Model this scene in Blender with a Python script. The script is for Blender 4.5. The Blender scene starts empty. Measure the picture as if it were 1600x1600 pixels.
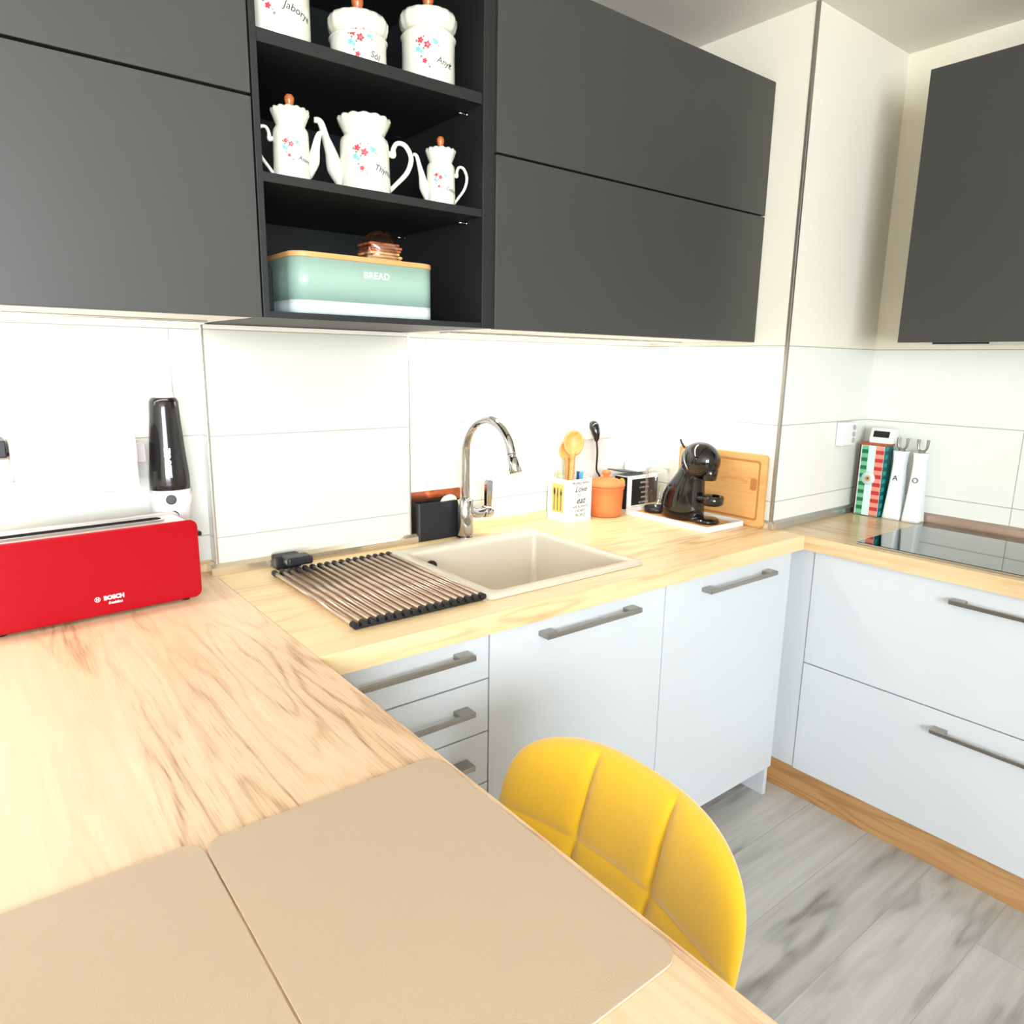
import bpy, bmesh, math, random
from mathutils import Vector, Matrix
random.seed(7)
C = bpy.context.scene.collection
PI = math.pi
# ---------------------------------------------------------------- camera
CAM = Vector((-0.47306, -1.80687, 1.41937))
cam = bpy.data.cameras.new('camera'); co = bpy.data.objects.new('camera', cam); C.objects.link(co)
R3 = Matrix(((0.78563705, 0.1146508, -0.60797172), (-0.61846547, 0.17187054, -0.76678614), (0.01657978, 0.97842512, 0.20593543)))
co.matrix_world = Matrix.Translation(CAM) @ R3.to_4x4()
cam.sensor_fit = 'HORIZONTAL'; cam.sensor_width = 36.0; cam.lens = 36.0 * 1121.33 / 1600
cam.clip_start = 0.02
bpy.context.scene.camera = co
# ---------------------------------------------------------------- world, exposure, big lights
w = bpy.data.worlds.new('world'); bpy.context.scene.world = w; w.use_nodes = True
bgn = w.node_tree.nodes['Background']; bgn.inputs[0].default_value = (0.72, 0.86, 1.0, 1); bgn.inputs[1].default_value = 11.5
vs = bpy.context.scene.view_settings
vs.view_transform = 'Standard'; vs.look = 'None'; vs.gamma = 1; vs.exposure = 0.45; vs.use_curve_mapping = False
WIN = (-2.55, -0.45, 0.85, 2.25)      # window opening in the wall behind the camera
YF = -4.2
def area(name, loc, size, sizey, power, color, direction):
    l = bpy.data.lights.new(name, 'AREA'); l.shape = 'RECTANGLE'; l.size = size; l.size_y = sizey
    l.energy = power; l.color = color
    o = bpy.data.objects.new(name, l); C.objects.link(o); o.location = loc
    o.rotation_euler = Vector(direction).to_track_quat('-Z', 'Y').to_euler()
    return o
area('window_daylight', ((WIN[0]+WIN[1])/2, YF-0.12, (WIN[2]+WIN[3])/2), 2.0, 1.4, 155, (0.90, 0.955, 1.0), (0.1, 1, 0.25))
LED_P = 3.3
pt = area('window_portal', ((WIN[0]+WIN[1])/2, YF-0.11, (WIN[2]+WIN[3])/2), 2.1, 1.4, 1, (1, 1, 1), (0, 1, 0)); pt.data.cycles.is_portal = True
# ---------------------------------------------------------------- material helpers
def srgb(r, g, b):
    def f(c):
        c /= 255.0
        return c/12.92 if c <= 0.04045 else ((c+0.055)/1.055)**2.4
    return (f(r), f(g), f(b), 1)
_m = {}
def mat(name, col, rough=0.5, metal=0.0, bump=0.0, bscale=200.0, var=0.0, vscale=5.0, coat=0.0, sheen=0.0, emit=0.0, trans=0.0, spec=0.5, ior=1.45):
    if name in _m: return _m[name]
    m = bpy.data.materials.new(name); m.use_nodes = True; _m[name] = m
    nt = m.node_tree; N = nt.nodes; L = nt.links; b = N['Principled BSDF']
    b.inputs['Base Color'].default_value = col; b.inputs['Roughness'].default_value = rough
    b.inputs['Metallic'].default_value = metal; b.inputs['Coat Weight'].default_value = coat
    b.inputs['Sheen Weight'].default_value = sheen; b.inputs['Transmission Weight'].default_value = trans
    b.inputs['Specular IOR Level'].default_value = spec; b.inputs['IOR'].default_value = ior
    if emit:
        b.inputs['Emission Color'].default_value = col; b.inputs['Emission Strength'].default_value = emit
    tc = N.new('ShaderNodeTexCoord')
    nz = N.new('ShaderNodeTexNoise'); nz.inputs['Scale'].default_value = vscale; nz.inputs['Detail'].default_value = 4
    L.new(tc.outputs['Object'], nz.inputs['Vector'])
    v = max(var, 0.01)
    mx = N.new('ShaderNodeMix'); mx.data_type = 'RGBA'
    mx.inputs[6].default_value = tuple(min(1, c*(1-v)) for c in col[:3]) + (1,)
    mx.inputs[7].default_value = tuple(min(1, c*(1+v)) for c in col[:3]) + (1,)
    L.new(nz.outputs['Fac'], mx.inputs[0]); L.new(mx.outputs[2], b.inputs['Base Color'])
    if bump:
        n2 = N.new('ShaderNodeTexNoise'); n2.inputs['Scale'].default_value = bscale; n2.inputs['Detail'].default_value = 3
        L.new(tc.outputs['Object'], n2.inputs['Vector'])
        bp = N.new('ShaderNodeBump'); bp.inputs['Strength'].default_value = bump; bp.inputs['Distance'].default_value = 0.002
        L.new(n2.outputs['Fac'], bp.inputs['Height']); L.new(bp.outputs[0], b.inputs['Normal'])
    return m
def clear_mat(name, tint=(1, 1, 1, 1), gloss=0.12):
    if name in _m: return _m[name]
    m = bpy.data.materials.new(name); m.use_nodes = True; _m[name] = m
    nt = m.node_tree; N = nt.nodes; L = nt.links; N.remove(N['Principled BSDF'])
    t = N.new('ShaderNodeBsdfTransparent'); t.inputs[0].default_value = tint
    g = N.new('ShaderNodeBsdfGlossy'); g.inputs['Roughness'].default_value = 0.05
    fr = N.new('ShaderNodeFresnel'); fr.inputs[0].default_value = 1.3
    mx = N.new('ShaderNodeMixShader'); a = N.new('ShaderNodeMath'); a.operation = 'ADD'; a.inputs[1].default_value = gloss*0.4
    h_ = N.new('ShaderNodeMath'); h_.operation = 'MULTIPLY'; h_.inputs[1].default_value = .45; L.new(fr.outputs[0], h_.inputs[0]); L.new(h_.outputs[0], a.inputs[0]); L.new(a.outputs[0], mx.inputs[0]); L.new(t.outputs[0], mx.inputs[1]); L.new(g.outputs[0], mx.inputs[2])
    L.new(mx.outputs[0], N['Material Output'].inputs[0])
    return m
def wood(name, light, mid, dark, axis='X', rough=0.42, ring=9.0, plank=0.0, plank_len=0.0, gap=None, contrast=1.0, fiber=0.35, seed=0.0, xs=1.0):
    """oak laminate: grain follows `axis`, cathedral rings, knots, short dark pores, optional planks"""
    if name in _m: return _m[name]
    m = bpy.data.materials.new(name); m.use_nodes = True; _m[name] = m
    nt = m.node_tree; N = nt.nodes; L = nt.links; b = N['Principled BSDF']; b.inputs['Roughness'].default_value = rough
    def math_(op, a, bb=None, clamp=False):
        n = N.new('ShaderNodeMath'); n.operation = op; n.use_clamp = clamp
        for i, v in enumerate((a, bb)):
            if v is None: continue
            if isinstance(v, (int, float)): n.inputs[i].default_value = v
            else: L.new(v, n.inputs[i])
        return n.outputs[0]
    tc = N.new('ShaderNodeTexCoord'); sp = N.new('ShaderNodeSeparateXYZ'); L.new(tc.outputs['Object'], sp.inputs[0])
    if axis == 'X': u, v, t = sp.outputs[0], sp.outputs[1], sp.outputs[2]
    else: u, v, t = sp.outputs[1], sp.outputs[0], sp.outputs[2]
    if plank:
        row = math_('FLOOR', math_('DIVIDE', v, plank))
        rnd = N.new('ShaderNodeTexWhiteNoise'); rnd.noise_dimensions = '1D'; L.new(row, rnd.inputs['W'])
        uu = math_('ADD', u, math_('MULTIPLY', rnd.outputs['Value'], plank_len))
        colm = math_('FLOOR', math_('DIVIDE', uu, plank_len))
        pid = math_('ADD', math_('MULTIPLY', row, 17.3), math_('MULTIPLY', colm, 5.7))
    else:
        pid = None; uu = u
    vt = math_('ADD', v, t)
    cb = N.new('ShaderNodeCombineXYZ')
    L.new(math_('MULTIPLY', u, 0.8*xs), cb.inputs[0]); L.new(math_('MULTIPLY', vt, 6.5), cb.inputs[1])
    if pid is not None: L.new(pid, cb.inputs[2])
    else: cb.inputs[2].default_value = seed
    n1 = N.new('ShaderNodeTexNoise'); n1.inputs['Scale'].default_value = 1.7; n1.inputs['Detail'].default_value = 2.2; n1.inputs['Roughness'].default_value = .5
    L.new(cb.outputs[0], n1.inputs['Vector'])
    rings = math_('ADD', math_('MULTIPLY', math_('SINE', math_('MULTIPLY', n1.outputs['Fac'], ring*6.283)), .5), .5)
    rings = math_('POWER', rings, 3.0)
    n3 = N.new('ShaderNodeTexNoise'); n3.inputs['Scale'].default_value = 1.1; n3.inputs['Detail'].default_value = 2
    L.new(cb.outputs[0], n3.inputs['Vector'])
    patch = math_('SUBTRACT', math_('MULTIPLY', n3.outputs['Fac'], 4.5), 1.8, True)
    cb2 = N.new('ShaderNodeCombineXYZ'); L.new(math_('MULTIPLY', u, 14.0), cb2.inputs[0]); L.new(math_('MULTIPLY', vt, 330.0), cb2.inputs[1])
    n2 = N.new('ShaderNodeTexNoise'); n2.inputs['Scale'].default_value = 1.0; n2.inputs['Detail'].default_value = 3
    L.new(cb2.outputs[0], n2.inputs['Vector'])
    pores = math_('MULTIPLY', math_('SUBTRACT', n2.outputs['Fac'], 0.5, True), 3.0, True)
    cb4 = N.new('ShaderNodeCombineXYZ'); L.new(math_('MULTIPLY', u, 2.2), cb4.inputs[0]); L.new(math_('MULTIPLY', vt, 5.0), cb4.inputs[1]); cb4.inputs[2].default_value = seed
    vo = N.new('ShaderNodeTexVoronoi'); vo.inputs['Scale'].default_value = 1.3; L.new(cb4.outputs[0], vo.inputs['Vector'])
    knot = math_('MULTIPLY', math_('SUBTRACT', 0.16, vo.outputs['Distance'], True), 5.0, True)
    f = math_('ADD', math_('MULTIPLY', math_('MULTIPLY', rings, patch), 0.30*contrast), math_('MULTIPLY', n3.outputs['Fac'], 0.5*contrast))
    f = math_('ADD', f, math_('MULTIPLY', math_('MULTIPLY', pores, patch), fiber))
    cb5 = N.new('ShaderNodeCombineXYZ'); L.new(math_('MULTIPLY', u, 2.5), cb5.inputs[0]); L.new(math_('MULTIPLY', vt, 45.0), cb5.inputs[1])
    n5 = N.new('ShaderNodeTexNoise'); n5.inputs['Scale'].default_value = 1.0; n5.inputs['Detail'].default_value = 3; L.new(cb5.outputs[0], n5.inputs['Vector'])
    f = math_('ADD', f, math_('MULTIPLY', math_('SUBTRACT', n5.outputs['Fac'], .5), 0.5*contrast))
    f = math_('ADD', f, math_('MULTIPLY', knot, 0.3*contrast), True)
    if pid is not None:
        wn = N.new('ShaderNodeTexWhiteNoise'); wn.noise_dimensions = '1D'; L.new(pid, wn.inputs['W'])
        f = math_('ADD', f, math_('MULTIPLY', math_('SUBTRACT', wn.outputs['Value'], 0.5), 0.22), True)
    cr = N.new('ShaderNodeValToRGB'); e = cr.color_ramp.elements
    e[0].position = 0.05; e[0].color = light; e[1].position = 1.0; e[1].color = dark
    k = e.new(0.45); k.color = mid
    L.new(f, cr.inputs[0]); out = cr.outputs[0]
    if plank and gap:
        fv = math_('FRACT', math_('DIVIDE', v, plank)); fu = math_('FRACT', math_('DIVIDE', uu, plank_len))
        g1 = math_('LESS_THAN', fv, 0.012); g2 = math_('LESS_THAN', fu, 0.0018)
        g = math_('MAXIMUM', g1, g2)
        mx = N.new('ShaderNodeMix'); mx.data_type = 'RGBA'; L.new(g, mx.inputs[0]); L.new(out, mx.inputs[6]); mx.inputs[7].default_value = gap
        out = mx.outputs[2]
    L.new(out, b.inputs['Base Color'])
    bp = N.new('ShaderNodeBump'); bp.inputs['Strength'].default_value = 0.15; bp.inputs['Distance'].default_value = 0.001
    L.new(n2.outputs['Fac'], bp.inputs['Height']); L.new(bp.outputs[0], b.inputs['Normal'])
    return m
def tiled(name, col, line, rough, ax, vert, top=1.479, paint=None):
    """white wall tiles up to z=top, joints at fixed heights and at positions `vert` along axis ax; painted above"""
    m = bpy.data.materials.new(name); m.use_nodes = True; _m[name] = m
    nt = m.node_tree; N = nt.nodes; L = nt.links; b = N['Principled BSDF']
    def math_(op, a, bb=None, clamp=False):
        n = N.new('ShaderNodeMath'); n.operation = op; n.use_clamp = clamp
        for i, v in enumerate((a, bb)):
            if v is None: continue
            if isinstance(v, (int, float)): n.inputs[i].default_value = v
            else: L.new(v, n.inputs[i])
        return n.outputs[0]
    tc = N.new('ShaderNodeTexCoord'); sp = N.new('ShaderNodeSeparateXYZ'); L.new(tc.outputs['Object'], sp.inputs[0])
    z = sp.outputs[2]
    def near(s, p, wd): return math_('LESS_THAN', math_('ABSOLUTE', math_('SUBTRACT', s, p)), wd)
    mask = near(z, 0.988, 0.0013)
    for zz in (1.2338, 1.479): mask = math_('MAXIMUM', mask, near(z, zz, 0.0013))
    below = math_('LESS_THAN', z, top)
    for p in vert: mask = math_('MAXIMUM', mask, math_('MULTIPLY', near(sp.outputs[ax], p, 0.0012), below))
    n1 = N.new('ShaderNodeTexNoise'); n1.inputs['Scale'].default_value = 3; L.new(tc.outputs['Object'], n1.inputs['Vector'])
    base = N.new('ShaderNodeMix'); base.data_type = 'RGBA'
    base.inputs[6].default_value = col; base.inputs[7].default_value = tuple(c*0.985 for c in col[:3]) + (1,)
    L.new(n1.outputs['Fac'], base.inputs[0])
    pm = N.new('ShaderNodeMix'); pm.data_type = 'RGBA'; L.new(below, pm.inputs[0]); pm.inputs[6].default_value = paint or col; L.new(base.outputs[2], pm.inputs[7])
    mx = N.new('ShaderNodeMix'); mx.data_type = 'RGBA'; L.new(mask, mx.inputs[0]); L.new(pm.outputs[2], mx.inputs[6]); mx.inputs[7].default_value = line
    L.new(mx.outputs[2], b.inputs['Base Color'])
    rr = math_('SUBTRACT', 0.75, math_('MULTIPLY', below, 0.75-rough)); L.new(rr, b.inputs['Roughness'])
    bp = N.new('ShaderNodeBump'); bp.inputs['Strength'].default_value = 0.6; bp.inputs['Distance'].default_value = 0.001; bp.invert = True
    L.new(mask, bp.inputs['Height']); L.new(bp.outputs[0], b.inputs['Normal'])
    return m
# ---------------------------------------------------------------- mesh helpers
class MB:
    def __init__(s): s.bm = bmesh.new(); s.mats = []
    def mi(s, m):
        if m is None: return 0
        if m not in s.mats: s.mats.append(m)
        return s.mats.index(m)
    def box(s, x0, x1, y0, y1, z0, z1, bev=0.0, m=None, seg=2, M=None):
        t = bmesh.new(); bmesh.ops.create_cube(t, size=1)
        for v in t.verts: v.co = Vector(((x0+x1)/2+v.co.x*(x1-x0), (y0+y1)/2+v.co.y*(y1-y0), (z0+z1)/2+v.co.z*(z1-z0)))
        if bev: bmesh.ops.bevel(t, geom=t.edges[:], offset=bev, segments=seg, affect='EDGES', profile=.5)
        s.add(t, m, M)
    def add(s, t, m=None, M=None, smooth=False):
        i = s.mi(m); mp = {}
        for v in t.verts: mp[v] = s.bm.verts.new(M @ v.co if M else v.co)
        for f in t.faces:
            try: nf = s.bm.faces.new([mp[v] for v in f.verts]); nf.material_index = i; nf.smooth = smooth or f.smooth
            except ValueError: pass
        t.free()
    def grid(s, P, m=None, closeu=False, closev=False, smooth=True, flip=False):
        i = s.mi(m); V = [[s.bm.verts.new(p) for p in r] for r in P]; nu = len(V); nv = len(V[0])
        for a in range(nu if closeu else nu-1):
            for b in range(nv if closev else nv-1):
                q = [V[a][b], V[(a+1) % nu][b], V[(a+1) % nu][(b+1) % nv], V[a][(b+1) % nv]]
                if flip: q.reverse()
                try: f = s.bm.faces.new(q); f.smooth = smooth; f.material_index = i
                except ValueError: pass
        return V
    def cap(s, ring, m=None, smooth=False):
        try: f = s.bm.faces.new(ring); f.material_index = s.mi(m); f.smooth = smooth
        except ValueError: pass
    def lathe(s, prof, seg=40, c=(0, 0, 0), m=None, scallop=None, M=None, ell=(1, 1), wave=None):
        P = []
        for k in range(seg):
            a = 2*PI*k/seg; row = []
            for j, (r, z) in enumerate(prof):
                rr = r*(scallop(j, a) if scallop else 1)
                p = Vector((c[0]+rr*math.cos(a)*ell[0], c[1]+rr*math.sin(a)*ell[1], c[2]+z+(wave(j, a) if wave else 0))); row.append(M @ p if M else p)
            P.append(row)
        V = s.grid(P, m, closeu=True)
        if prof[0][0] > 1e-6: s.cap([V[k][0] for k in range(seg)][::-1], m)
        if prof[-1][0] > 1e-6: s.cap([V[k][-1] for k in range(seg)], m)
    def tube(s, pts, rad, seg=12, m=None, steps=6, flat=1.0, cap=True):
        pts = [Vector(p) for p in pts]; n = len(pts)
        if not isinstance(rad, (list, tuple)): rad = [rad]*n
        Q = []; Rr = []
        for i in range(n-1):
            p0 = pts[max(i-1, 0)]; p1 = pts[i]; p2 = pts[i+1]; p3 = pts[min(i+2, n-1)]
            for k in range(steps):
                t = k/steps
                Q.append(0.5*((2*p1)+(p2-p0)*t+(2*p0-5*p1+4*p2-p3)*t*t+(3*p1-p0-3*p2+p3)*t**3)); Rr.append(rad[i]*(1-t)+rad[i+1]*t)
        Q.append(pts[-1]); Rr.append(rad[-1])
        d = (Q[1]-Q[0]).normalized(); up = Vector((0, 0, 1)) if abs(d.z) < 0.9 else Vector((1, 0, 0))
        nrm = d.cross(up).normalized(); P = []
        for i, q in enumerate(Q):
            dd = (Q[min(i+1, len(Q)-1)]-Q[max(i-1, 0)]).normalized()
            nrm = (nrm-dd*nrm.dot(dd)).normalized(); bn = dd.cross(nrm)
            P.append([q+(nrm*math.cos(2*PI*k/seg)+bn*math.sin(2*PI*k/seg)*flat)*Rr[i] for k in range(seg)])
        V = s.grid(P, m, closev=True)
        if cap: s.cap(V[0][::-1], m, True); s.cap(V[-1], m, True)
    def cyl(s, a, b, r, r2=None, seg=24, m=None, bev=0.0):
        a = Vector(a); b = Vector(b); d = (b-a); n = d.normalized(); up = Vector((0, 0, 1)) if abs(n.z) < .9 else Vector((1, 0, 0))
        e1 = n.cross(up).normalized(); e2 = n.cross(e1); r2 = r if r2 is None else r2
        st = [(0, r)] + [(1, r2)]
        if bev: st = [(0, r-bev), (bev/d.length, r), (1-bev/d.length, r2), (1, r2-bev)]
        P = [[a+d*t+(e1*math.cos(2*PI*k/seg)+e2*math.sin(2*PI*k/seg))*rr for k in range(seg)] for t, rr in st]
        V = s.grid(P, m, closev=True); s.cap(V[0][::-1], m); s.cap(V[-1], m)
    def prism(s, poly, axis, a, b, m=None, bev=0.0, smooth=False):
        """poly = 2D outline; extruded along axis from a to b"""
        t = bmesh.new()
        def P(p, h):
            return {'x': (h, p[0], p[1]), 'y': (p[0], h, p[1]), 'z': (p[0], p[1], h)}[axis]
        A = [t.verts.new(P(p, a)) for p in poly]; B = [t.verts.new(P(p, b)) for p in poly]; n = len(poly)
        t.faces.new(A[::-1]); t.faces.new(B)
        for i in range(n):
            f = t.faces.new([A[i], A[(i+1) % n], B[(i+1) % n], B[i]]); f.smooth = smooth
        bmesh.ops.recalc_face_normals(t, faces=t.faces[:])
        if bev:
            ed = [e for e in t.edges if (e.verts[0] in A and e.verts[1] in A) or (e.verts[0] in B and e.verts[1] in B)]
            bmesh.ops.bevel(t, geom=ed, offset=bev, segments=2, affect='EDGES', profile=.5)
        s.add(t, m)
    def build(s, name, m=None, parent=None, base=None, sharp=True):
        if m is not None and not s.mats: s.mats = [m]
        bmesh.ops.recalc_face_normals(s.bm, faces=s.bm.faces[:])
        me = bpy.data.meshes.new(name); off = Vector(base) if base is not None else (wloc(parent) if parent else Vector())
        for v in s.bm.verts: v.co -= off
        s.bm.to_mesh(me); s.bm.free()
        for mm in s.mats: me.materials.append(mm)
        o = bpy.data.objects.new(name, me); C.objects.link(o)
        if parent: o.parent = parent
        elif base is not None: o.location = off
        return o
def wloc(o):
    v = Vector()
    while o: v += o.location; o = o.parent
    return v
def rrect(x0, x1, y0, y1, r, n=6):
    P = []
    for cx, cy, a0 in ((x1-r, y0+r, -PI/2), (x1-r, y1-r, 0), (x0+r, y1-r, PI/2), (x0+r, y0+r, PI)):
        for k in range(n+1):
            a = a0+PI/2*k/n; P.append((cx+r*math.cos(a), cy+r*math.sin(a)))
    return P
def thing(name, label, cat, loc=(0, 0, 0), group=None, rz=0):
    o = bpy.data.objects.new(name, None); C.objects.link(o); o.location = loc; o.empty_display_size = .05
    o.rotation_euler = (0, 0, rz); o['label'] = label; o['category'] = cat
    if group: o['group'] = group
    return o
def tag(o, label, cat, group=None):
    o['label'] = label; o['category'] = cat
    if group: o['group'] = group
    return o
def struct(o): o['kind'] = 'structure'; return o
def rotpart(parent, angle, pivot):
    """turn a finished thing about the vertical through its base"""
    parent.rotation_euler = (0, 0, angle)
def text_bm(txt, size, shear=0.0, bold=0.0, align='CENTER', depth=0.0, space=1.0):
    c = bpy.data.curves.new('lettering', 'FONT'); c.body = txt; c.size = size; c.shear = shear; c.offset = bold
    c.align_x = align; c.align_y = 'CENTER'; c.extrude = depth; c.space_character = space; c.resolution_u = 3
    o = bpy.data.objects.new('lettering', c); me = bpy.data.meshes.new_from_object(o)
    t = bmesh.new(); t.from_mesh(me)
    bpy.data.objects.remove(o); bpy.data.meshes.remove(me); bpy.data.curves.remove(c)
    return t
def frame(origin, right, up):
    r = Vector(right).normalized(); u = Vector(up).normalized(); n = r.cross(u)
    M = Matrix((r, u, n)).transposed().to_4x4(); M.translation = Vector(origin)
    return M
# ---------------------------------------------------------------- materials
WHITE = srgb(243, 240, 230)
m_wall = mat('wall_paint', srgb(240, 234, 218), .8, bump=.05, bscale=300)
m_ceil = mat('ceiling_paint', srgb(236, 228, 216), .9, bump=.05, bscale=200)
m_line = srgb(168, 168, 160)
m_tile_back = tiled('tile_sink_wall', srgb(220, 220, 213), m_line, .22, 0, (1.235, -.048, .635, -.648), paint=srgb(238, 234, 222))
m_tile_box = tiled('tile_duct_box', srgb(208, 208, 198), m_line, .22, 0, (), paint=srgb(238, 234, 222))
m_tile_pil = tiled('tile_pillar', srgb(236, 236, 228), m_line, .22, 0, (), paint=srgb(238, 232, 216))
m_tile_hob = tiled('tile_hob_wall', srgb(236, 238, 232), m_line, .22, 1, (-1.04, -1.64), paint=srgb(238, 232, 214))
m_top_x = wood('oak_worktop_sink_run', srgb(240, 214, 168), srgb(224, 190, 140), srgb(170, 128, 84), 'X', rough=.38, seed=3.1)
m_top_y = wood('oak_worktop_peninsula', srgb(236, 210, 178), srgb(222, 186, 148), srgb(150, 106, 72), 'Y', rough=.4, seed=1.3, xs=1.1, fiber=.5, contrast=1.0)
m_top_h = wood('oak_worktop_hob_run', srgb(232, 206, 164), srgb(212, 178, 132), srgb(160, 120, 80), 'Y', rough=.24, seed=5.2)
m_plinth = wood('oak_plinth', srgb(204, 160, 108), srgb(182, 136, 86), srgb(136, 94, 54), 'Y', rough=.5, seed=8)
m_floor = wood('grey_oak_floor', srgb(206, 203, 197), srgb(172, 169, 163), srgb(96, 90, 86), 'X', rough=.42, plank=.19, plank_len=1.3, gap=srgb(160, 157, 151), ring=3, contrast=1.05, fiber=.2, xs=1.8)
m_dark = mat('anthracite_front', srgb(62, 62, 59), .45, var=.04, vscale=2)
m_dark_in = mat('anthracite_board', srgb(30, 31, 31), .5, var=.04)
m_white = mat('white_front', srgb(208, 211, 214), .3, spec=.5)
m_whitein = mat('white_board', srgb(232, 230, 224), .45)
m_darkgrey = mat('dark_grey_plastic', srgb(70, 70, 70), .6)  # dark grey plastic of the vacuum's release button
m_steel = mat('brushed_steel', srgb(168, 164, 158), .32, 1.0, var=.05, vscale=40)
m_alu = mat('aluminium_trim', srgb(205, 203, 198), .28, 1.0, var=.03, vscale=30)
m_chrome = mat('chrome', srgb(190, 190, 188), .07, 1.0)
m_led = mat('led_diffuser', srgb(255, 250, 240), .4, emit=3)
m_sink = mat('beige_granite', srgb(204, 194, 176), .3, var=.05, vscale=400)
m_black = mat('gloss_black_plastic', srgb(12, 12, 14), .08, coat=.6)
m_blackm = mat('matt_black_plastic', srgb(28, 30, 34), .38)
m_rubber = mat('black_silicone', srgb(24, 22, 24), .55)
m_ceramic = mat('white_glazed_ceramic', srgb(228, 224, 208), .12, coat=.5)
m_knob = mat('orange_brown_wood_knob', srgb(186, 100, 50), .3, coat=.3, var=.15, vscale=60)
m_red = mat('red_lacquer', srgb(158, 0, 20), .3, spec=.25, coat=.1)
m_glass_black = mat('black_hob_glass', srgb(10, 18, 20), .035, coat=.5, spec=.9)
m_yellow = mat('yellow_velvet', srgb(236, 184, 18), .75, sheen=.7, var=.08, vscale=6, bump=.15, bscale=500)
m_terra = mat('terracotta', srgb(216, 122, 66), .55, var=.05, bump=.1)
m_mat = mat('beige_placemat', srgb(188, 166, 142), .5, bump=.12, bscale=700, var=.03, vscale=4)
m_sage = mat('sage_green_enamel', srgb(150, 178, 164), .3, coat=.3)
m_sagew = mat('white_enamel', srgb(214, 226, 224), .3, coat=.3)
m_bamboo = wood('bamboo_board', srgb(226, 176, 112), srgb(208, 150, 86), srgb(160, 106, 56), 'Y', rough=.45, ring=22, seed=2)
m_lidwood = wood('bamboo_lid', srgb(222, 172, 112), srgb(204, 150, 92), srgb(170, 116, 66), 'X', rough=.45, seed=6)
m_paper = mat('white_tissue', srgb(206, 200, 195), .9, bump=.25, bscale=300)
m_ink = mat('dark_grey_ink', srgb(70, 70, 72), .6)
m_whiteink = mat('white_ink', srgb(250, 248, 246), .5)
m_plasticw = mat('white_plastic', srgb(238, 238, 236), .3)

# ================================================================ THE ROOM
H = 2.4262; XP = 1.595; YP = -.5495; XR = 2.157; XL = -2.9; BX0, BX1, BY = .0106, .5499, -.0458
def sbox(name, x0, x1, y0, y1, z0, z1, m): b = MB(); b.box(x0, x1, y0, y1, z0, z1); return struct(b.build(name, m))
sbox('floor', XL, XR, YF, 0, -.1, 0, m_floor)
sbox('ceiling', XL-.1, XR+.1, YF-.1, .1, H, H+.1, m_ceil)
sbox('wall_back', XL, XR+.1, 0, .1, -.1, H, m_tile_back)
sbox('wall_right', XR, XR+.1, YF, 0, -.1, H, m_tile_hob)
sbox('wall_left', XL-.1, XL, YF, .1, -.1, H, m_wall)
b = MB(); y0, y1 = YF-.1, YF
b.box(XL, WIN[0], y0, y1, -.1, H); b.box(WIN[1], XR, y0, y1, -.1, H)
b.box(WIN[0], WIN[1], y0, y1, -.1, WIN[2]); b.box(WIN[0], WIN[1], y0, y1, WIN[3], H)
struct(b.build('wall_front', m_wall))
wn = bpy.data.objects.new('window_1', None); C.objects.link(wn); wn.location = ((WIN[0]+WIN[1])/2, YF-.06, WIN[2]); struct(wn)
b = MB(); fy0, fy1 = YF-.08, YF-.03; xm = (WIN[0]+WIN[1])/2
for x in (WIN[0]+.002, xm-.04, WIN[1]-.082): b.box(x, x+.08, fy0, fy1, WIN[2], WIN[3])
b.box(WIN[0]+.08, WIN[1]-.08, fy0, fy1, WIN[2]+.002, WIN[2]+.08); b.box(WIN[0]+.08, WIN[1]-.08, fy0, fy1, WIN[3]-.082, WIN[3]-.002)
b.build('window_frame', m_plasticw, wn)
b = MB(); b.box(WIN[0]+.05, WIN[1]-.05, YF-.058, YF-.054, WIN[2]+.05, WIN[3]-.05); b.build('window_pane', clear_mat('window_glass'), wn)
b = MB(); b.box(WIN[0]-.03, WIN[1]+.03, YF-.03, YF+.16, WIN[2]-.03, WIN[2], .004); b.build('window_sill', m_plasticw, wn)
sbox('wall_pillar', XP, XR, YP, 0, 0, H, m_tile_pil)
sbox('wall_duct_box', BX0, BX1, BY, 0, .86, 1.49, m_tile_box)
# metal corner profiles and the strip between worktop and tiles
def trimbox(name, *a, m=m_alu, bev=.0015): b = MB(); b.box(*a, bev); return struct(b.build(name, m))
trimbox('trim_1', XP-.003, XP+.007, YP-.003, YP+.007, .90, H-.001, m=mat('grey_corner_profile', srgb(160, 156, 148), .35, .8))
trimbox('trim_2', BX0-.003, BX0+.004, BY-.003, BY+.004, .92, 1.489)
trimbox('trim_3', BX1-.004, BX1+.003, BY-.003, BY+.004, .92, 1.489)
m_strip = mat('worktop_sealing_strip', srgb(214, 198, 172), .2, .75)
m_strip2 = wood('oak_sealing_strip', srgb(238, 214, 166), srgb(220, 190, 136), srgb(190, 150, 96), 'X', rough=.3, seed=4)
def sstrip(name, pts, axis, a, c2, m):
    b = MB(); b.prism(pts, axis, a, c2, m, 0.0); return struct(b.build(name, m))
b = MB()
b.prism([(BY, .9005), (BY-.020, .9005), (BY-.018, .918), (BY-.006, .925), (BY, .925)], 'x', BX0-.018, BX1+.016, m_strip)
b.prism([(BX0, .9005), (BX0-.018, .9005), (BX0-.016, .918), (BX0-.005, .925), (BX0, .925)], 'y', BY, -.016, m_strip)
struct(b.build('trim_4'))
b = MB()
b.prism([(0, .9005), (-.016, .9005), (-.014, .918), (-.004, .925), (0, .925)], 'x', -.95, BX0-.001, m_strip2)
struct(b.build('trim_5'))
b = MB()
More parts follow.
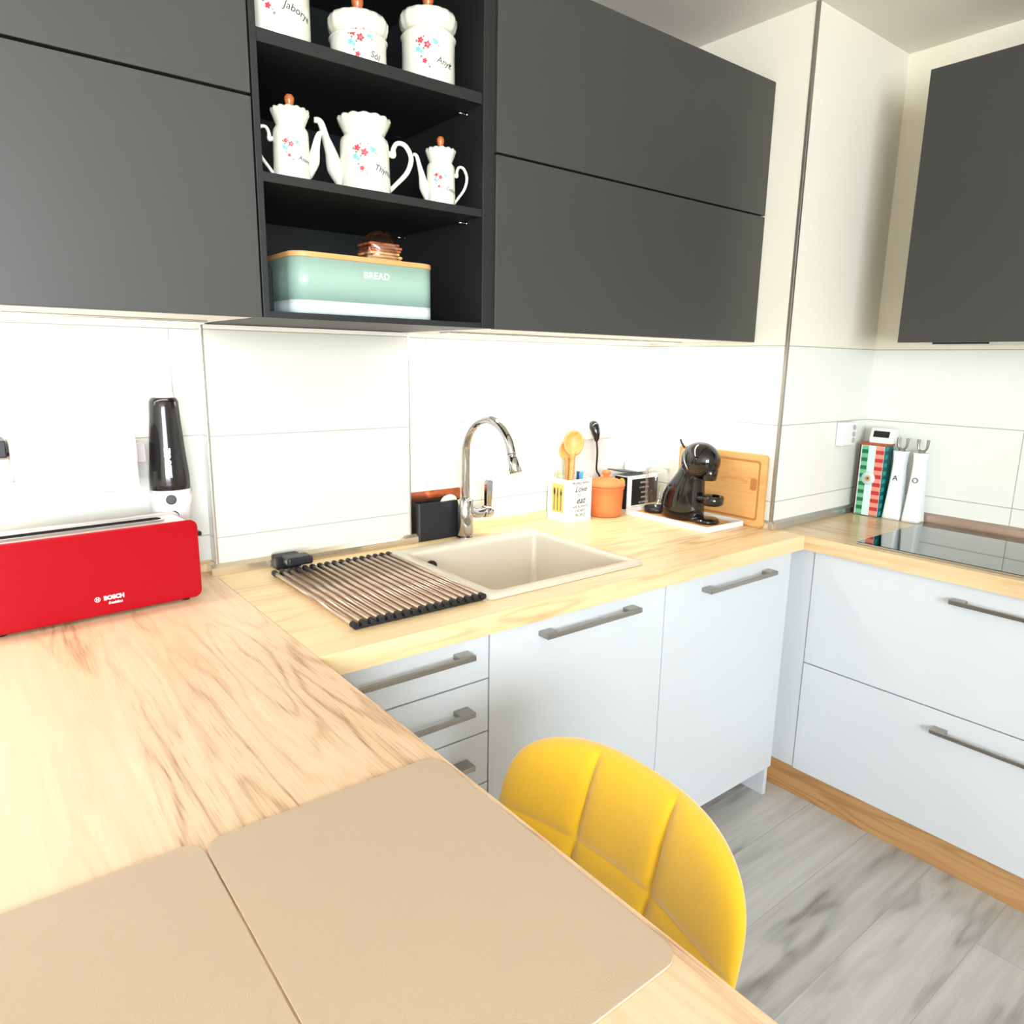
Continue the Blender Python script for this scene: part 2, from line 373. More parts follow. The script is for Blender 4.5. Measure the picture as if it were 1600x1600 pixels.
b.prism([(0, .9005), (-.016, .9005), (-.014, .918), (-.004, .925), (0, .925)], 'x', BX1+.001, XP-.001, m_strip2)
struct(b.build('trim_6'))
b = MB()
b.prism([(XP, .9005), (XP-.018, .9005), (XP-.016, .92), (XP-.004, .926), (XP, .926)], 'y', YP-.018, -.017, m_strip)
b.prism([(YP, .9005), (YP-.018, .9005), (YP-.016, .92), (YP-.004, .926), (YP, .926)], 'x', XP-.018, XR-.017, mat('steel_sealing_strip', srgb(190, 188, 180), .22, .85))
struct(b.build('trim_7'))
b = MB()
b.prism([(XR, .9005), (XR-.018, .9005), (XR-.016, .924), (XR-.004, .931), (XR, .931)], 'y', -1.95, YP-.018, mat('grey_oak_sealing_strip', srgb(172, 150, 134), .25, .4, var=.2, vscale=25))
struct(b.build('trim_8'))

# ================================================================ WORKTOPS
F = .6654; ZT = .90; TH = .0444; XH = 1.6026
SX0, SX1, SY0, SY1 = .432, .938, -.595, -.118           # sink outer rim
def wtop(name, rects, m, label, base):
    b = MB()
    for r in rects: b.box(*r, ZT-TH, ZT)
    return tag(b.build(name, m, None, base), label, 'worktop')
hx0, hx1, hy0, hy1 = SX0+.018, SX1-.018, SY0+.018, SY1-.018
wtop('worktop', [(.001, hx0, -F, -.001), (hx1, XH-.0005, -F, -.001), (hx0, hx1, -F, hy0), (hx0, hx1, hy1, -.001)], m_top_x,
     'light oak worktop holding the beige sink below the open shelves', (.8, -.33, ZT-TH))
wtop('worktop', [(-.95, 0, -2.3, -.001)], m_top_y, 'wide light oak peninsula worktop under the red toaster and placemats', (-.47, -.85, ZT-TH))  # unseen near end lengthened so the peninsula shades the drawer fronts
wtop('worktop', [(XH, XR-.001, -1.95, YP-.001)], m_top_h,
     'oak worktop along the right wall carrying the black hob', (1.88, -1.2, ZT-TH))

# ================================================================ WALL CABINETS
U = .4349; ZU = 1.4906; ZTOP = 2.245; ZM = 1.8681
def handle_less_cabinet(name, label, x0, x1, splits, underside=True):
    t = thing(name, label, 'wall cabinet', ((x0+x1)/2, -U/2, ZU))
    b = MB(); yb = -.0005
    zb = ZU+.002
    b.box(x0, x1, -U+.02, yb, zb, zb+.018, m=m_whitein); b.box(x0, x1, -U+.02, yb, ZTOP-.018, ZTOP, m=m_dark_in)
    b.box(x0, x0+.016, -U+.02, yb, zb+.018, ZTOP-.018, m=m_dark_in); b.box(x1-.016, x1, -U+.02, yb, zb+.018, ZTOP-.018, m=m_dark_in)
    b.box(x0+.016, x1-.016, -.012, yb, zb+.018, ZTOP-.018, m=m_dark_in)
    b.build('body', None, t)
    for za, zc in splits:
        d = MB(); d.box(x0+.0015, x1-.0015, -U, -U+.018, za, zc, .0012); d.build('door', m_dark, t)
    return t
handle_less_cabinet('wall_cabinet', 'matt anthracite wall cabinet above the red toaster, left of the open shelves', -.95, .0165, [(ZU, ZM-.0025), (ZM+.0025, ZTOP)])
handle_less_cabinet('wall_cabinet', 'matt anthracite wall cabinet over the sink, right of the open shelves', .5535, XP-.002, [(ZU, ZM-.0025), (ZM+.0025, ZTOP)])
# open shelf unit
t = thing('open_shelf_unit', 'dark open shelf unit with ceramic pots and bread bin between two wall cabinets', 'shelf', (.285, -U/2, ZU))
def bb(name, *a, m=m_dark_in, bev=.0008, p=None): b = MB(); b.box(*a, bev); return b.build(name, m, p)
bb('side_panel', .0185, .0305, -U+.001, -.001, ZU+.001, ZTOP, p=t)
bb('side_panel', .5185, .5345, -U+.001, -.001, ZU+.001, ZTOP, p=t)
bb('side_panel', .5352, .552, -U+.004, -.001, ZU+.001, ZTOP, p=t)
bb('back_panel', .0306, .5184, -.012, -.001, ZU+.001, ZTOP, m=mat('back_board', srgb(24, 26, 26), .4), p=t)
bb('shelf_board', .0306, .5184, -U+.004, -.0125, ZU+.001, 1.5035, p=t)
bb('shelf_board', .0306, .5184, -U+.004, -.0125, 1.7305, 1.747, p=t)
bb('shelf_board', .0306, .5184, -U+.004, -.0125, 1.959, 1.9815, p=t)
bb('top_board', .0306, .5184, -U+.004, -.0125, ZTOP-.016, ZTOP, p=t)
for z in (1.725, 1.953):
    for y in (-.37, -.09):
        b = MB(); b.cyl((.5185, y, z), (.497, y, z), .0022, seg=10); b.cyl((.5185, y, z), (.516, y, z), .005, seg=12); b.build('shelf_pin', m_chrome, t)
# right wall cabinet
xc = XR-.35; t = thing('wall_cabinet', 'matt black wall cabinet hanging on the right wall above the hob', 'wall cabinet', (1.98, -1.3, 1.4926))
b = MB(); ya, yb2 = -.7815, -1.9
b.box(xc+.02, XR-.001, yb2, ya, 1.4945, 1.5125, m=m_whitein); b.box(xc+.02, XR-.001, yb2, ya, 2.217, 2.2351, m=m_dark_in)
b.box(xc+.02, XR-.001, ya-.018, ya, 1.5125, 2.217, m=m_dark_in); b.box(xc+.02, XR-.001, yb2, yb2+.018, 1.5125, 2.217, m=m_dark_in)
b.build('body', None, t)
bb('door', xc, xc+.018, yb2, ya, 1.4926, 2.2351, m=m_dark, p=t)
b = MB(); b.prism([(xc+.05, -.86), (xc+.03, -1.0), (xc+.05, -1.01), (xc+.058, -.93)], 'z', 1.4885, 1.4944); b.build('grip_recess', m_rubber, t)
# LED lamps under the cabinets
def led(x0, x1, y, label, pw=1.0):
    t = thing('cabinet_light', label, 'light', ((x0+x1)/2, y, 1.4925))
    b = MB(); b.box(x0-.006, x1+.006, y-.024, y+.024, 1.4872, 1.4925, .001); b.build('housing', m_alu, t)
    b = MB(); b.box(x0, x1, y-.018, y+.018, 1.4862, 1.4872); b.build('diffuser', m_led, t)
    o = area('cabinet_light_lamp', ((x0+x1)/2, y, 1.4855), x1-x0, .034, LED_P*pw*(x1-x0), (1.0, .955, .88), (0, 0.05, -1))
    o.parent = t; o.location = (0, 0, -.0072)
led(-.93, -.015, -.15, 'bright white strip light under the left wall cabinet above the paper towels', .62)
led(.60, 1.54, -.16, 'bright white strip light under the wall cabinet over the sink')

# ================================================================ BASE CABINETS
FY = -F+.02      # face of the fronts
ZF = .1075
def bar_handle(parent, axis, a, c2, z, face):
    b = MB(); r = .0045
    if axis == 'x':
        b.box(a, c2, face-.034, face-.028, z-.006, z+.006, .0015)
        for q in (a+.018, c2-.018): b.box(q-.018, q+.018, face-.029, face, z-.006, z+.006, .0015)
    else:
        b.box(face-.034, face-.028, c2, a, z-.006, z+.006, .0015)
        for q in (a-.018, c2+.018): b.box(face-.029, face, q-.018, q+.018, z-.006, z+.006, .0015)
    return b.build('handle', m_steel, parent)
def carcass(t, x0, x1, y0, y1, z0, z1, open_='-y', name='body'):
    b = MB(); w_ = .016
    if open_ == '-y':
        b.box(x0, x0+w_, y0, y1, z0, z1); b.box(x1-w_, x1, y0, y1, z0, z1); b.box(x0+w_, x1-w_, y0, y1, z0, z0+w_); b.box(x0+w_, x1-w_, y1-.008, y1, z0+w_, z1)
    else:
        b.box(x0, x1, y0, y0+w_, z0, z1); b.box(x0, x1, y1-w_, y1, z0, z1); b.box(x0, x1, y0+w_, y1-w_, z0, z0+w_); b.box(x1-.008, x1, y0+w_, y1-w_, z0+w_, z1)
    return b.build(name, m_whitein, t)
g = .0018
t = thing('drawer_cabinet', 'white base cabinet with a stack of narrow drawers beside the peninsula', 'cabinet', (.19, -.33, ZF))
carcass(t, .0, .39, -F+.041, -.05, ZF, ZT-TH-.001)
zs = [.8545, .7464, .6223, .4984, .3744, .2505, ZF]
for i in range(6):
    d = bb('drawer', -.003, .3918-g, FY, FY+.018, zs[i+1]+g, zs[i]-g, m=m_white, p=t)
    bar_handle(d, 'x', .035, .335, zs[i]-(.036 if i == 0 else .055), FY)
t = thing('sink_cabinet', 'white base cabinet below the beige sink with one bar handle', 'cabinet', (.68, -.33, ZF))
carcass(t, .392, .966, -F+.041, -.05, ZF, ZT-TH-.001)
d = bb('door', .3918+g, .9683-g, FY, FY+.018, ZF, .8545, m=m_white, p=t); bar_handle(d, 'x', .530, .842, .817, FY)
t = thing('dishwasher', 'built-in appliance behind a white door with bar handle, under the coffee maker', 'dishwasher', (1.27, -.33, 0))
carcass(t, .984, 1.553, -F+.041, -.05, ZF+.02, ZT-TH-.001)
d = bb('door', .9683+g, 1.5703, FY, FY+.018, ZF, .8545, m=m_white, p=t); bar_handle(d, 'x', 1.122, 1.448, .809, FY)
bb('side_panel', 1.554, 1.570, -.636, -.05, 0.0005, ZT-TH-.001, m=m_white, p=t)
bb('side_panel', .968, .983, -.60, -.05, 0.0005, ZT-TH-.001, m=m_white, p=t)
b = MB(); b.box(1.572, 1.628, -.600, -.585, ZF, ZT-TH-.001); b.box(1.628, 1.643, -.691, -.585, ZF, ZT-TH-.001)
tag(b.build('corner_filler', m_white, None, (1.6, -.6, ZF)), 'narrow white corner filler panel between dishwasher door and deep drawers', 'filler panel')
t = thing('drawer_cabinet', 'white base cabinet with two deep drawers below the black hob', 'cabinet', (1.9, -1.27, ZF))
carcass(t, 1.645, XR-.03, -1.849, -.694, ZF, ZT-TH-.001, '-x')
xf = XH+.02
for za, zb_, zh in ((.4824+g, .8545, .806), (ZF, .4824-g, .428)):
    d = bb('drawer', xf, xf+.018, -1.849, -.6926-g, za, zb_, m=m_white, p=t); bar_handle(d, 'y', -1.095, -1.60, zh, xf)
b = MB(); b.box(1.642, 1.654, -1.9, -.582, .0005, ZF-.003); b.box(1.574, 1.642, -.594, -.582, .0005, ZF-.003)
tag(b.build('plinth', m_plinth, None, (1.65, -1.2, 0)), 'oak plinth board on the grey floor below the deep drawers', 'plinth')
b = MB(); b.box(-.003, .966, -.60, -.588, .0005, ZF-.003)
tag(b.build('plinth', m_plinth, None, (.48, -.59, 0)), 'oak plinth board on the floor below the sink cabinet', 'plinth')
t = thing('peninsula_cabinet', 'unseen white base cabinet carrying the peninsula worktop', 'cabinet', (-.75, -.9, 0))  # out of view; run long and closed to cast shade on the drawers
carcass(t, -.93, -.52, -2.25, -.05, .0005, ZT-TH-.001, '-x')
bb('side_panel', -.519, -.503, -2.25, -.61, .0005, ZT-TH-.001, m=m_white, p=t)
bb('side_panel', -.503, -.006, -.625, -.61, .0005, ZT-TH-.001, m=m_white, p=t)

# ================================================================ SINK AND TAP
t = thing('sink', 'beige granite sink with square basin set into the oak worktop', 'sink', ((SX0+SX1)/2, (SY0+SY1)/2, ZT))
ix0, ix1, iy0, iy1 = .472, .910, -.555, -.178
def ring_pts(x0, x1, y0, y1, r, z): return [(p[0], p[1], z) for p in rrect(x0, x1, y0, y1, r, 6)]
b = MB(); rows = [ring_pts(SX0, SX1, SY0, SY1, .014, ZT+.0006), ring_pts(SX0+.001, SX1-.001, SY0+.001, SY1-.001, .014, ZT+.006),
  ring_pts(SX0+.006, SX1-.006, SY0+.006, SY1-.006, .014, ZT+.0085), ring_pts(ix0-.006, ix1+.006, iy0-.006, iy1+.006, .022, ZT+.007), ring_pts(ix0-.001, ix1+.001, iy0-.001, iy1+.001, .018, ZT+.004),
  ring_pts(ix0, ix1, iy0, iy1, .016, ZT-.004), ring_pts(ix0+.012, ix1-.012, iy0+.012, iy1-.012, .022, ZT-.185), ring_pts(ix0+.03, ix1-.03, iy0+.03, iy1-.03, .03, ZT-.2)]
V = b.grid(rows, None, closev=True); b.cap(V[-1]); b.build('basin', m_sink, t)
b = MB(); b.cyl((.533, iy1-.004, .864), (.533, iy1-.011, .864), .017, seg=28, m=m_black); b.cyl((.533, iy1-.011, .864), (.533, iy1-.013, .864), .007, seg=20, m=m_chrome); b.build('overflow', None, t)
b = MB(); b.cyl((.69, -.36, ZT-.2), (.69, -.36, ZT-.196), .045, seg=32); b.build('drain', m_chrome, t)
t = thing('kitchen_tap', 'tall chrome gooseneck tap with side lever behind the sink', 'tap', (.712, -.090, ZT))
b = MB(); b.cyl((.712, -.090, ZT+.0007), (.712, -.090, ZT+.006), .027, seg=32, bev=.002); b.cyl((.712, -.090, ZT+.006), (.712, -.090, 1.018), .0235, seg=32, bev=.003); b.build('tap_body', m_chrome, t)
b = MB(); path = [(.712, -.090, 1.018), (.712, -.090, 1.08), (.712, -.090, 1.15)]
cy, cz, r = -.200, 1.15, .110
path = path[:3] + [(.712, cy + r*math.cos(PI*k/9*.93), cz + r*math.sin(PI*k/9*.93)) for k in range(1, 10)]
b.tube(path, .0125, 20, steps=5); b.build('spout', m_chrome, t)
e = Vector(path[-1]); d_ = (Vector(path[-1])-Vector(path[-2])).normalized()
b = MB(); b.cyl(e-d_*.002, e+d_*.006, .0112, seg=20); b.cyl(e+d_*.006, e+d_*.052, .0142, .0165, seg=24, bev=.002); b.build('spray_head', m_chrome, t)
b = MB(); b.tube([(.725, -.090, .985), (.75, -.090, .972), (.775, -.090, .972)], [.016, .0155, .0155], 20); b.cyl((.775, -.090, .972), (.777, -.090, .972), .013, seg=24)
b.cyl((.777, -.090, .972), (.806, -.090, .972), .0185, seg=28, bev=.002); b.build('side_arm', m_chrome, t)
b = MB(); b.prism([(.785, .978), (.802, .978), (.806, 1.02), (.807, 1.062), (.802, 1.068), (.790, 1.068), (.785, 1.062)], 'y', -.098, -.082, None, .002); b.build('lever', m_chrome, t)
# black sponge box and copper plate
t = thing('sponge_box', 'black plastic box with copper coloured backplate against the wall left of the tap', 'box', (.645, -.06, ZT))
b = MB(); O = rrect(.566, .724, -.061, -.018, .012, 5); I = rrect(.570, .720, -.057, -.022, .010, 5)
rows = [[(x, y, ZT+.001) for x, y in O], [(x, y, 1.012) for x, y in O], [(x, y, 1.012) for x, y in I], [(x, y, .908) for x, y in I]]
V = b.grid(rows, None, closev=True, smooth=False); b.cap(V[0][::-1]); b.cap(V[-1]); b.build('container', m_blackm, t)
b = MB(); b.prism(rrect(.562, .752, .95, 1.037, .006, 4), 'y', -.004, -.0008); b.build('backplate', mat('copper_foil', srgb(206, 120, 84), .22, .9, var=.12, vscale=18), t)
b = MB(); b.tube([(.665, -.040, 1.0), (.675, -.040, 1.012), (.695, -.040, 1.015), (.706, -.040, 1.006)], [.010, .011, .011, .01], 10); b.build('sponge', mat('pale_sponge', srgb(240, 224, 200), .9, bump=.5, bscale=200), t)
# roll-up rack
t = thing('drying_rack', 'steel rod roll-up drying rack with black ends lying left of the sink', 'drying rack', (.27, -.37, ZT))
n = 17; rx0, rx1 = .112, .420
for k in range(n):
    x = rx0+(rx1-rx0)*k/(n-1); b = MB(); b.cyl((x, -.578, ZT+.0095), (x, -.156, ZT+.0095), .0052, seg=14); b.build('rod', mat('steel_rose_reflection', srgb(206, 184, 168), .28, .9), t)  # pinkish reflection on the stainless rods put into their base colour
for nm, ya_, yb_ in (('end_strip', -.587, -.570), ('end_strip', -.164, -.147)):
    b = MB()
    for k in range(n):
        x = rx0+(rx1-rx0)*k/(n-1); b.cyl((x, ya_, ZT+.0095), (x, yb_, ZT+.0095), .0068, seg=14, bev=.001)
    b.box(rx0, rx1, ya_+.003, yb_-.003, ZT+.001, ZT+.006); b.build(nm, m_rubber, t)
t = thing('black_clip_box', 'small black plastic holder at the rear left corner of the drying rack', 'holder', (.185, -.12, ZT))
b = MB(); b.box(.147, .213, -.150, -.105, ZT+.0165, ZT+.038, .006, seg=3); b.build('case', m_blackm, t)
b = MB(); b.box(.135, .20, -.104, -.068, ZT+.001, ZT+.034, .003); b.build('bracket', m_rubber, t)

# ================================================================ TOASTER, PAPER TOWEL, HAND VACUUM
TA = math.radians(4.5); tp = Vector((-.27, -.17, ZT))
t = thing('toaster', 'long red toaster with one wide slot on the peninsula below the paper towels', 'toaster', tp)
# built unrotated around tp, then turned
xa, xb = tp.x-.198, tp.x+.195; yf, yk_ = -.232, -.112; zb0, zt0 = ZT+.006, 1.077
prof = rrect(xa, xb, zb0, zt0, .016, 6)
b = MB(); b.prism(prof, 'y', yf, yf+.010, None, .003, smooth=True); fr = b.build('front_panel', m_red, t)
b = MB(); b.prism(prof, 'y', yk_-.010, yk_, None, .003, smooth=True); b.build('rear_panel', mat('pale_grey_housing', srgb(214, 206, 204), .3, .3), t)
b = MB(); b.prism(rrect(xa+.006, xb-.006, zb0+.004, zt0-.004, .014, 6), 'y', yf+.010, yk_-.010, None); b.build('housing', mat('pale_grey_housing', srgb(214, 206, 204), .3, .3), t)
b = MB(); ym = (yf+yk_)/2-.004
pts_o = rrect(xa+.028, xb-.05, ym-.020, ym+.020, .018, 6); pts_i = rrect(xa+.034, xb-.056, ym-.014, ym+.014, .013, 6)
rows = [[(x, y, zt0-.0045) for x, y in pts_o], [(x, y, zt0+.001) for x, y in pts_o], [(x, y, zt0+.001) for x, y in pts_i], [(x, y, zt0-.0043) for x, y in pts_i]]
V = b.grid(rows, None, closev=True, smooth=False); b.build('slot_frame', m_chrome, t)
b = MB(); b.prism(pts_i, 'z', zt0-.0042, zt0-.0032); b.build('slot', mat('toaster_slot_dark', srgb(8, 6, 10), .9), t)
b = MB(); b.box(xb-.006, xb+.022, ym-.016, ym+.016, 1.030, 1.040, .003); b.build('lever', m_blackm, t)
b = MB(); b.cyl((xb-.006, ym, .965), (xb+.012, ym, .965), .015, seg=24, bev=.002); b.build('knob', m_blackm, t)
for xx in (xa+.03, xb-.03):
    for yy in (yf+.02, yk_-.02): b = MB(); b.cyl((xx, yy, ZT+.0005), (xx, yy, zb0+.003), .009, seg=14); b.build('foot', m_rubber, t)
b = MB(); Mx = frame((tp.x+.022, yf-.0006, .941), (1, 0, 0), (0, 0, 1))
b.add(text_bm('BOSCH', .0115, bold=.0006, depth=.0003), M=Mx)
b.add(text_bm('freshline', .0075, depth=.0003, shear=.2, bold=.0002), M=frame((tp.x+.024, yf-.0006, .930), (1, 0, 0), (0, 0, 1)))
cx_ = tp.x-.008
for r0, r1 in ((.0052, .0043),):
    P = [[(cx_+rr*math.cos(2*PI*k/24), yf-.0009, .941+rr*math.sin(2*PI*k/24)) for k in range(24)] for rr in (r0, r1)]
    b.grid(P, None, closev=True)
b.box(cx_-.0022, cx_-.0012, yf-.001, yf-.0004, .938, .944); b.box(cx_+.0012, cx_+.0022, yf-.001, yf-.0004, .938, .944); b.box(cx_-.0015, cx_+.0015, yf-.001, yf-.0004, .9404, .9416)
b.build('lettering', m_whiteink, t)
t.rotation_euler = (0, 0, TA)

t = thing('paper_towel_roll', 'white embossed paper towel roll hanging on the wall above the toaster', 'paper towel', (-.27, -.075, 1.215))
ty, tz, tr = -.072, 1.218, .054
def relief(x, s_):
    h = 0
    for i in range(9):
        cxx = -.37+(i % 5)*.052+(.026 if i >= 5 else 0); css = .02 if i >= 5 else .075
        d2 = math.hypot(x-cxx, s_-css)
        if d2 < .030: h = max(h, .0013*(.5+.5*math.cos(d2*1150))*(1-d2/.032))
    return h
P = []; x0r, x1r = -.378, -.158; nx = 150
for i in range(nx+1):
    x = x0r+(x1r-x0r)*i/nx; row = []
    for k in range(150):
        a = PI/2+PI*1.5*k/149       # from the top over the front (-y) to the back
        s_ = (a-PI)*tr
        rr = tr+relief(x, s_+.05); row.append((x, ty+rr*math.cos(a), tz+rr*math.sin(a)))
    P.append(row)
b = MB(); b.grid(P)
pr = [(ty+tr*math.cos(a), tz+tr*math.sin(a)) for a in [2*PI*k/48 for k in range(48)]]
b.prism([(ty+(tr-.0008)*math.cos(2*PI*k/48), tz+(tr-.0008)*math.sin(2*PI*k/48)) for k in range(48)], 'x', x0r, x1r)
b.box(x0r+.001, x1r-.001, ty-tr+.0005, ty-tr+.0015, tz-.078, tz-.005)
b.build('paper', m_paper, t)
b = MB(); b.cyl((x0r-.025, ty, tz), (x1r+.018, ty, tz), .007, seg=16); b.build('rod', m_steel, t)
b = MB(); b.box(x0r-.032, x0r-.004, ty-.02, -.001, tz-.002, tz+.032, .003); b.build('bracket', m_blackm, t)
b = MB(); b.box(x1r+.006, x1r+.026, ty-.012, -.001, tz-.03, tz+.012, .002); b.build('bracket', mat('grey_metal', srgb(186, 180, 182), .35, .6), t)

# handheld vacuum
vx, vy = -.083, -.058
t = thing('hand_vacuum', 'upright black and white handheld vacuum cleaner on the wall behind the toaster', 'vacuum cleaner', (vx, vy, 1.04))
b = MB(); b.lathe([(.0, 1.402-.0), (.012, 1.401), (.0165, 1.395), (.018, 1.37), (.021, 1.33), (.024, 1.315)][::-1], 30, (vx, vy, 0)); b.build('nozzle', m_plasticw, t)
def hw(z):   # half width of the clear body
    for (z0_, w0), (z1_, w1) in zip([(1.328, .026), (1.318, .0305), (1.28, .0325), (1.2, .038), (1.15, .0425), (1.122, .043)], [(1.318, .0305), (1.28, .0325), (1.2, .038), (1.15, .0425), (1.122, .043), (1.11, .0405)]):
        if z1_ <= z <= z0_: return w0+(w1-w0)*(z0_-z)/(z0_-z1_)
    return .04
prof = [(.001, 1.330), (.018, 1.329)]+[(hw(z), z) for z in (1.326, 1.318, 1.30, 1.28, 1.24, 1.2, 1.175, 1.15, 1.135, 1.122)]
b = MB(); b.lathe([(.0, 1.120), (.04, 1.1205)]+prof[::-1], 40, (vx, vy, 0), ell=(1, .95)); b.build('dust_container', mat('smoked_black_plastic', srgb(26, 24, 26), .16, coat=.2), t)
b = MB(); b.lathe([(.0, 1.035), (.028, 1.036), (.036, 1.045), (.041, 1.07), (.0435, 1.10), (.0425, 1.122), (.041, 1.1225)], 40, (vx, vy, 0)); b.build('motor_housing', mat('light_grey_plastic', srgb(226, 220, 226), .3), t)
b = MB(); P = []
for k in range(33):
    a = PI+PI*k/32; zz = 1.112-.022*math.sin((a-PI))  # smile shaped band
    P.append([(vx+.0445*math.cos(a), vy+.0445*math.sin(a), zz-.008), (vx+.0455*math.cos(a), vy+.0455*math.sin(a), zz), (vx+.0445*math.cos(a), vy+.0445*math.sin(a), zz+.010)])
b.grid(P); b.build('band', m_plasticw, t)
def onv(ang, z, rr): a = math.radians(ang); return Vector((vx+rr*math.cos(a), vy+rr*math.sin(a), z))
fa = -103
p = onv(fa, 1.103, .0445); b = MB(); b.lathe([(.0, -.002), (.011, -.002), (.011, .002), (.008, .004), (0, .004)], 24, M=frame(p, (-math.sin(math.radians(fa)), math.cos(math.radians(fa)), 0), (0, 0, 1)) ); b.build('release_button', m_darkgrey, t)
p = onv(fa+4, 1.066, .040); b = MB(); b.lathe([(.0, -.002), (.011, -.002), (.011, .002), (.009, .004), (0, .004)], 24, M=frame(p, (-math.sin(math.radians(fa)), math.cos(math.radians(fa)), 0), (0, 0, 1))); b.build('power_switch', m_black, t)
tb = text_bm('ZOOZEE', .017, bold=.0008, space=.95); b = MB()
for v in tb.verts:
    z = 1.185-v.co.x*1.0; rr = hw(z)+.0012; a = math.radians(-104)+(v.co.y)/rr; v.co = Vector((vx+rr*math.cos(a), vy+rr*math.sin(a)*.95, z))
b.add(tb); b.build('lettering', m_whiteink, t)
b = MB(); b.box(vx-.02, vx+.02, vy+.03, -.001, 1.12, 1.2, .003); b.build('wall_mount', m_plasticw, t)

# ================================================================ CERAMICS ON THE SHELVES
RED, BLU, GRN = mat('print_red', srgb(206, 50, 66), .4), mat('print_blue', srgb(110, 190, 206), .4), mat('print_green', srgb(120, 140, 110), .4)
def wrap(bmx, r, a0, z0, off=.0006):
    rr = r+off
    for v in bmx.verts: v.co = Vector((rr*math.cos(a0+v.co.x/r), rr*math.sin(a0+v.co.x/r), z0+v.co.y))
def decor(t, r, a0, z0, s, word, tsz, wz=-.015, tilt=0.0):
    """flower sprays and a handwritten word printed on a round body of radius r"""
    b = MB()
    def blob(x, y, q, m, pet=5):
        f = bmesh.new(); c = f.verts.new((x, y, 0)); ring = [f.verts.new((x+q*(1+.28*math.cos(pet*a))*math.cos(a), y+q*(1+.28*math.cos(pet*a))*math.sin(a), 0)) for a in [2*PI*k/20 for k in range(20)]]
        for k in range(20): f.faces.new([c, ring[k], ring[(k+1) % 20]])
        wrap(f, r, a0, z0, .0005+.0001*random.random()); b.add(f, m)
    L_ = [(-.55, .55, .17, RED), (-.12, .30, .20, RED), (-.70, .05, .15, BLU), (-.5, -.1, .10, BLU), (.42, .48, .14, BLU), (.3, .62, .07, BLU), (-.28, -.62, .14, RED),
          (-.8, .52, .08, GRN), (-.35, .75, .05, RED), (-.5, -.38, .07, GRN), (.02, -.95, .08, GRN), (.6, .3, .05, GRN), (-.35, .08, .07, GRN), (.1, .8, .04, RED), (-.62, .3, .07, GRN), (-.05, -.8, .05, GRN)]
    for x, y, q, m in L_: blob(x*s, y*s, q*s, m)
    # red blossoms get paler hearts
    P_ = mat('print_pink', srgb(240, 150, 160), .4)
    for x, y, q, m in L_[:2]: blob(x*s+.02*s, y*s, q*s*.35, P_)
    b.build('flower_print', None, t)
    tb = text_bm(word, tsz, shear=.35, align='LEFT', bold=.0001)
    for v in tb.verts: v.co = Vector((v.co.x+.45*s, v.co.y+wz-(v.co.x)*.18, 0))
    wrap(tb, r, a0, z0); b2 = MB(); b2.add(tb); b2.build('lettering', m_ink, t)
def knob(t, z, s=1.0):
    b = MB(); b.lathe([(.006*s, z), (.0055*s, z+.004*s), (.0065*s, z+.008*s), (.0105*s, z+.016*s), (.011*s, z+.022*s), (.008*s, z+.028*s), (0, z+.030*s)], 24); b.build('lid_knob', m_knob, t)
def sc(j0, j1, n_, amp): return lambda j, a: 1+(amp*abs(math.sin(a*n_/2)) if j0 <= j <= j1 else 0)
def local(o):   # parts built around the origin of the thing
    return o
def ccanister(x, y, z, r, h, label, word, a_off=0.0, grp='floral ceramic storage jars on the top shelf'):
    t = thing('ceramic_jar', label, 'jar', (x, y, z), grp)
    fa_ = math.atan2(CAM.y-y, CAM.x-x)
    b = MB(); prof = [(r*.93, .0), (r*.96, .004), (r*.955, h*.55), (r*.955, h*.84), (r*1.0, h*.87), (r*1.01, h*.90), (r*.97, h*.94), (r*.88, h*.985), (r*.86, h)]
    b.lathe(prof, 48); o = b.build('jar_body', m_ceramic, None); o.parent = t
    b = MB(); b.lathe([(r*.86, h), (r*.95, h+.006), (r*1.0, h+.016), (r*1.01, h+.026), (r*.94, h+.034), (r*.75, h+.037), (r*.3, h+.044), (0, h+.045)], 72, scallop=sc(1, 4, 16, .035)); o = b.build('lid', m_ceramic, None); o.parent = t
    # helpers below place parts relative to t
    b = MB(); b.lathe([(.006, h+.043), (.0055, h+.048), (.0075, h+.053), (.0115, h+.062), (.012, h+.068), (.008, h+.075), (0, h+.077)], 24); o = b.build('lid_knob', m_knob, None); o.parent = t
    decor_local(t, r*.957, fa_+math.radians(a_off), h*(.55 if h < .14 else .46), r*.56, word, r*.30)
    return t
def decor_local(t, r, a0, z0, s, word, tsz):
    before = set(t.children)
    off = t.location.copy(); t.location = (0, 0, 0); decor(t, r, a0, z0, s, word, tsz); t.location = off
ccanister(.098, -.362, 1.9815, .062, .150, 'tall white flowered ceramic jar, leftmost on the top shelf', 'Jaborye', -5)
ccanister(.262, -.362, 1.9815, .0575, .058, 'short white flowered ceramic jar with wooden knob, middle of the top shelf', 'Sól', 8)
ccanister(.425, -.362, 1.9815, .0585, .108, 'tall white flowered ceramic jar with wooden knob, rightmost on the top shelf', 'Anyż', 2)
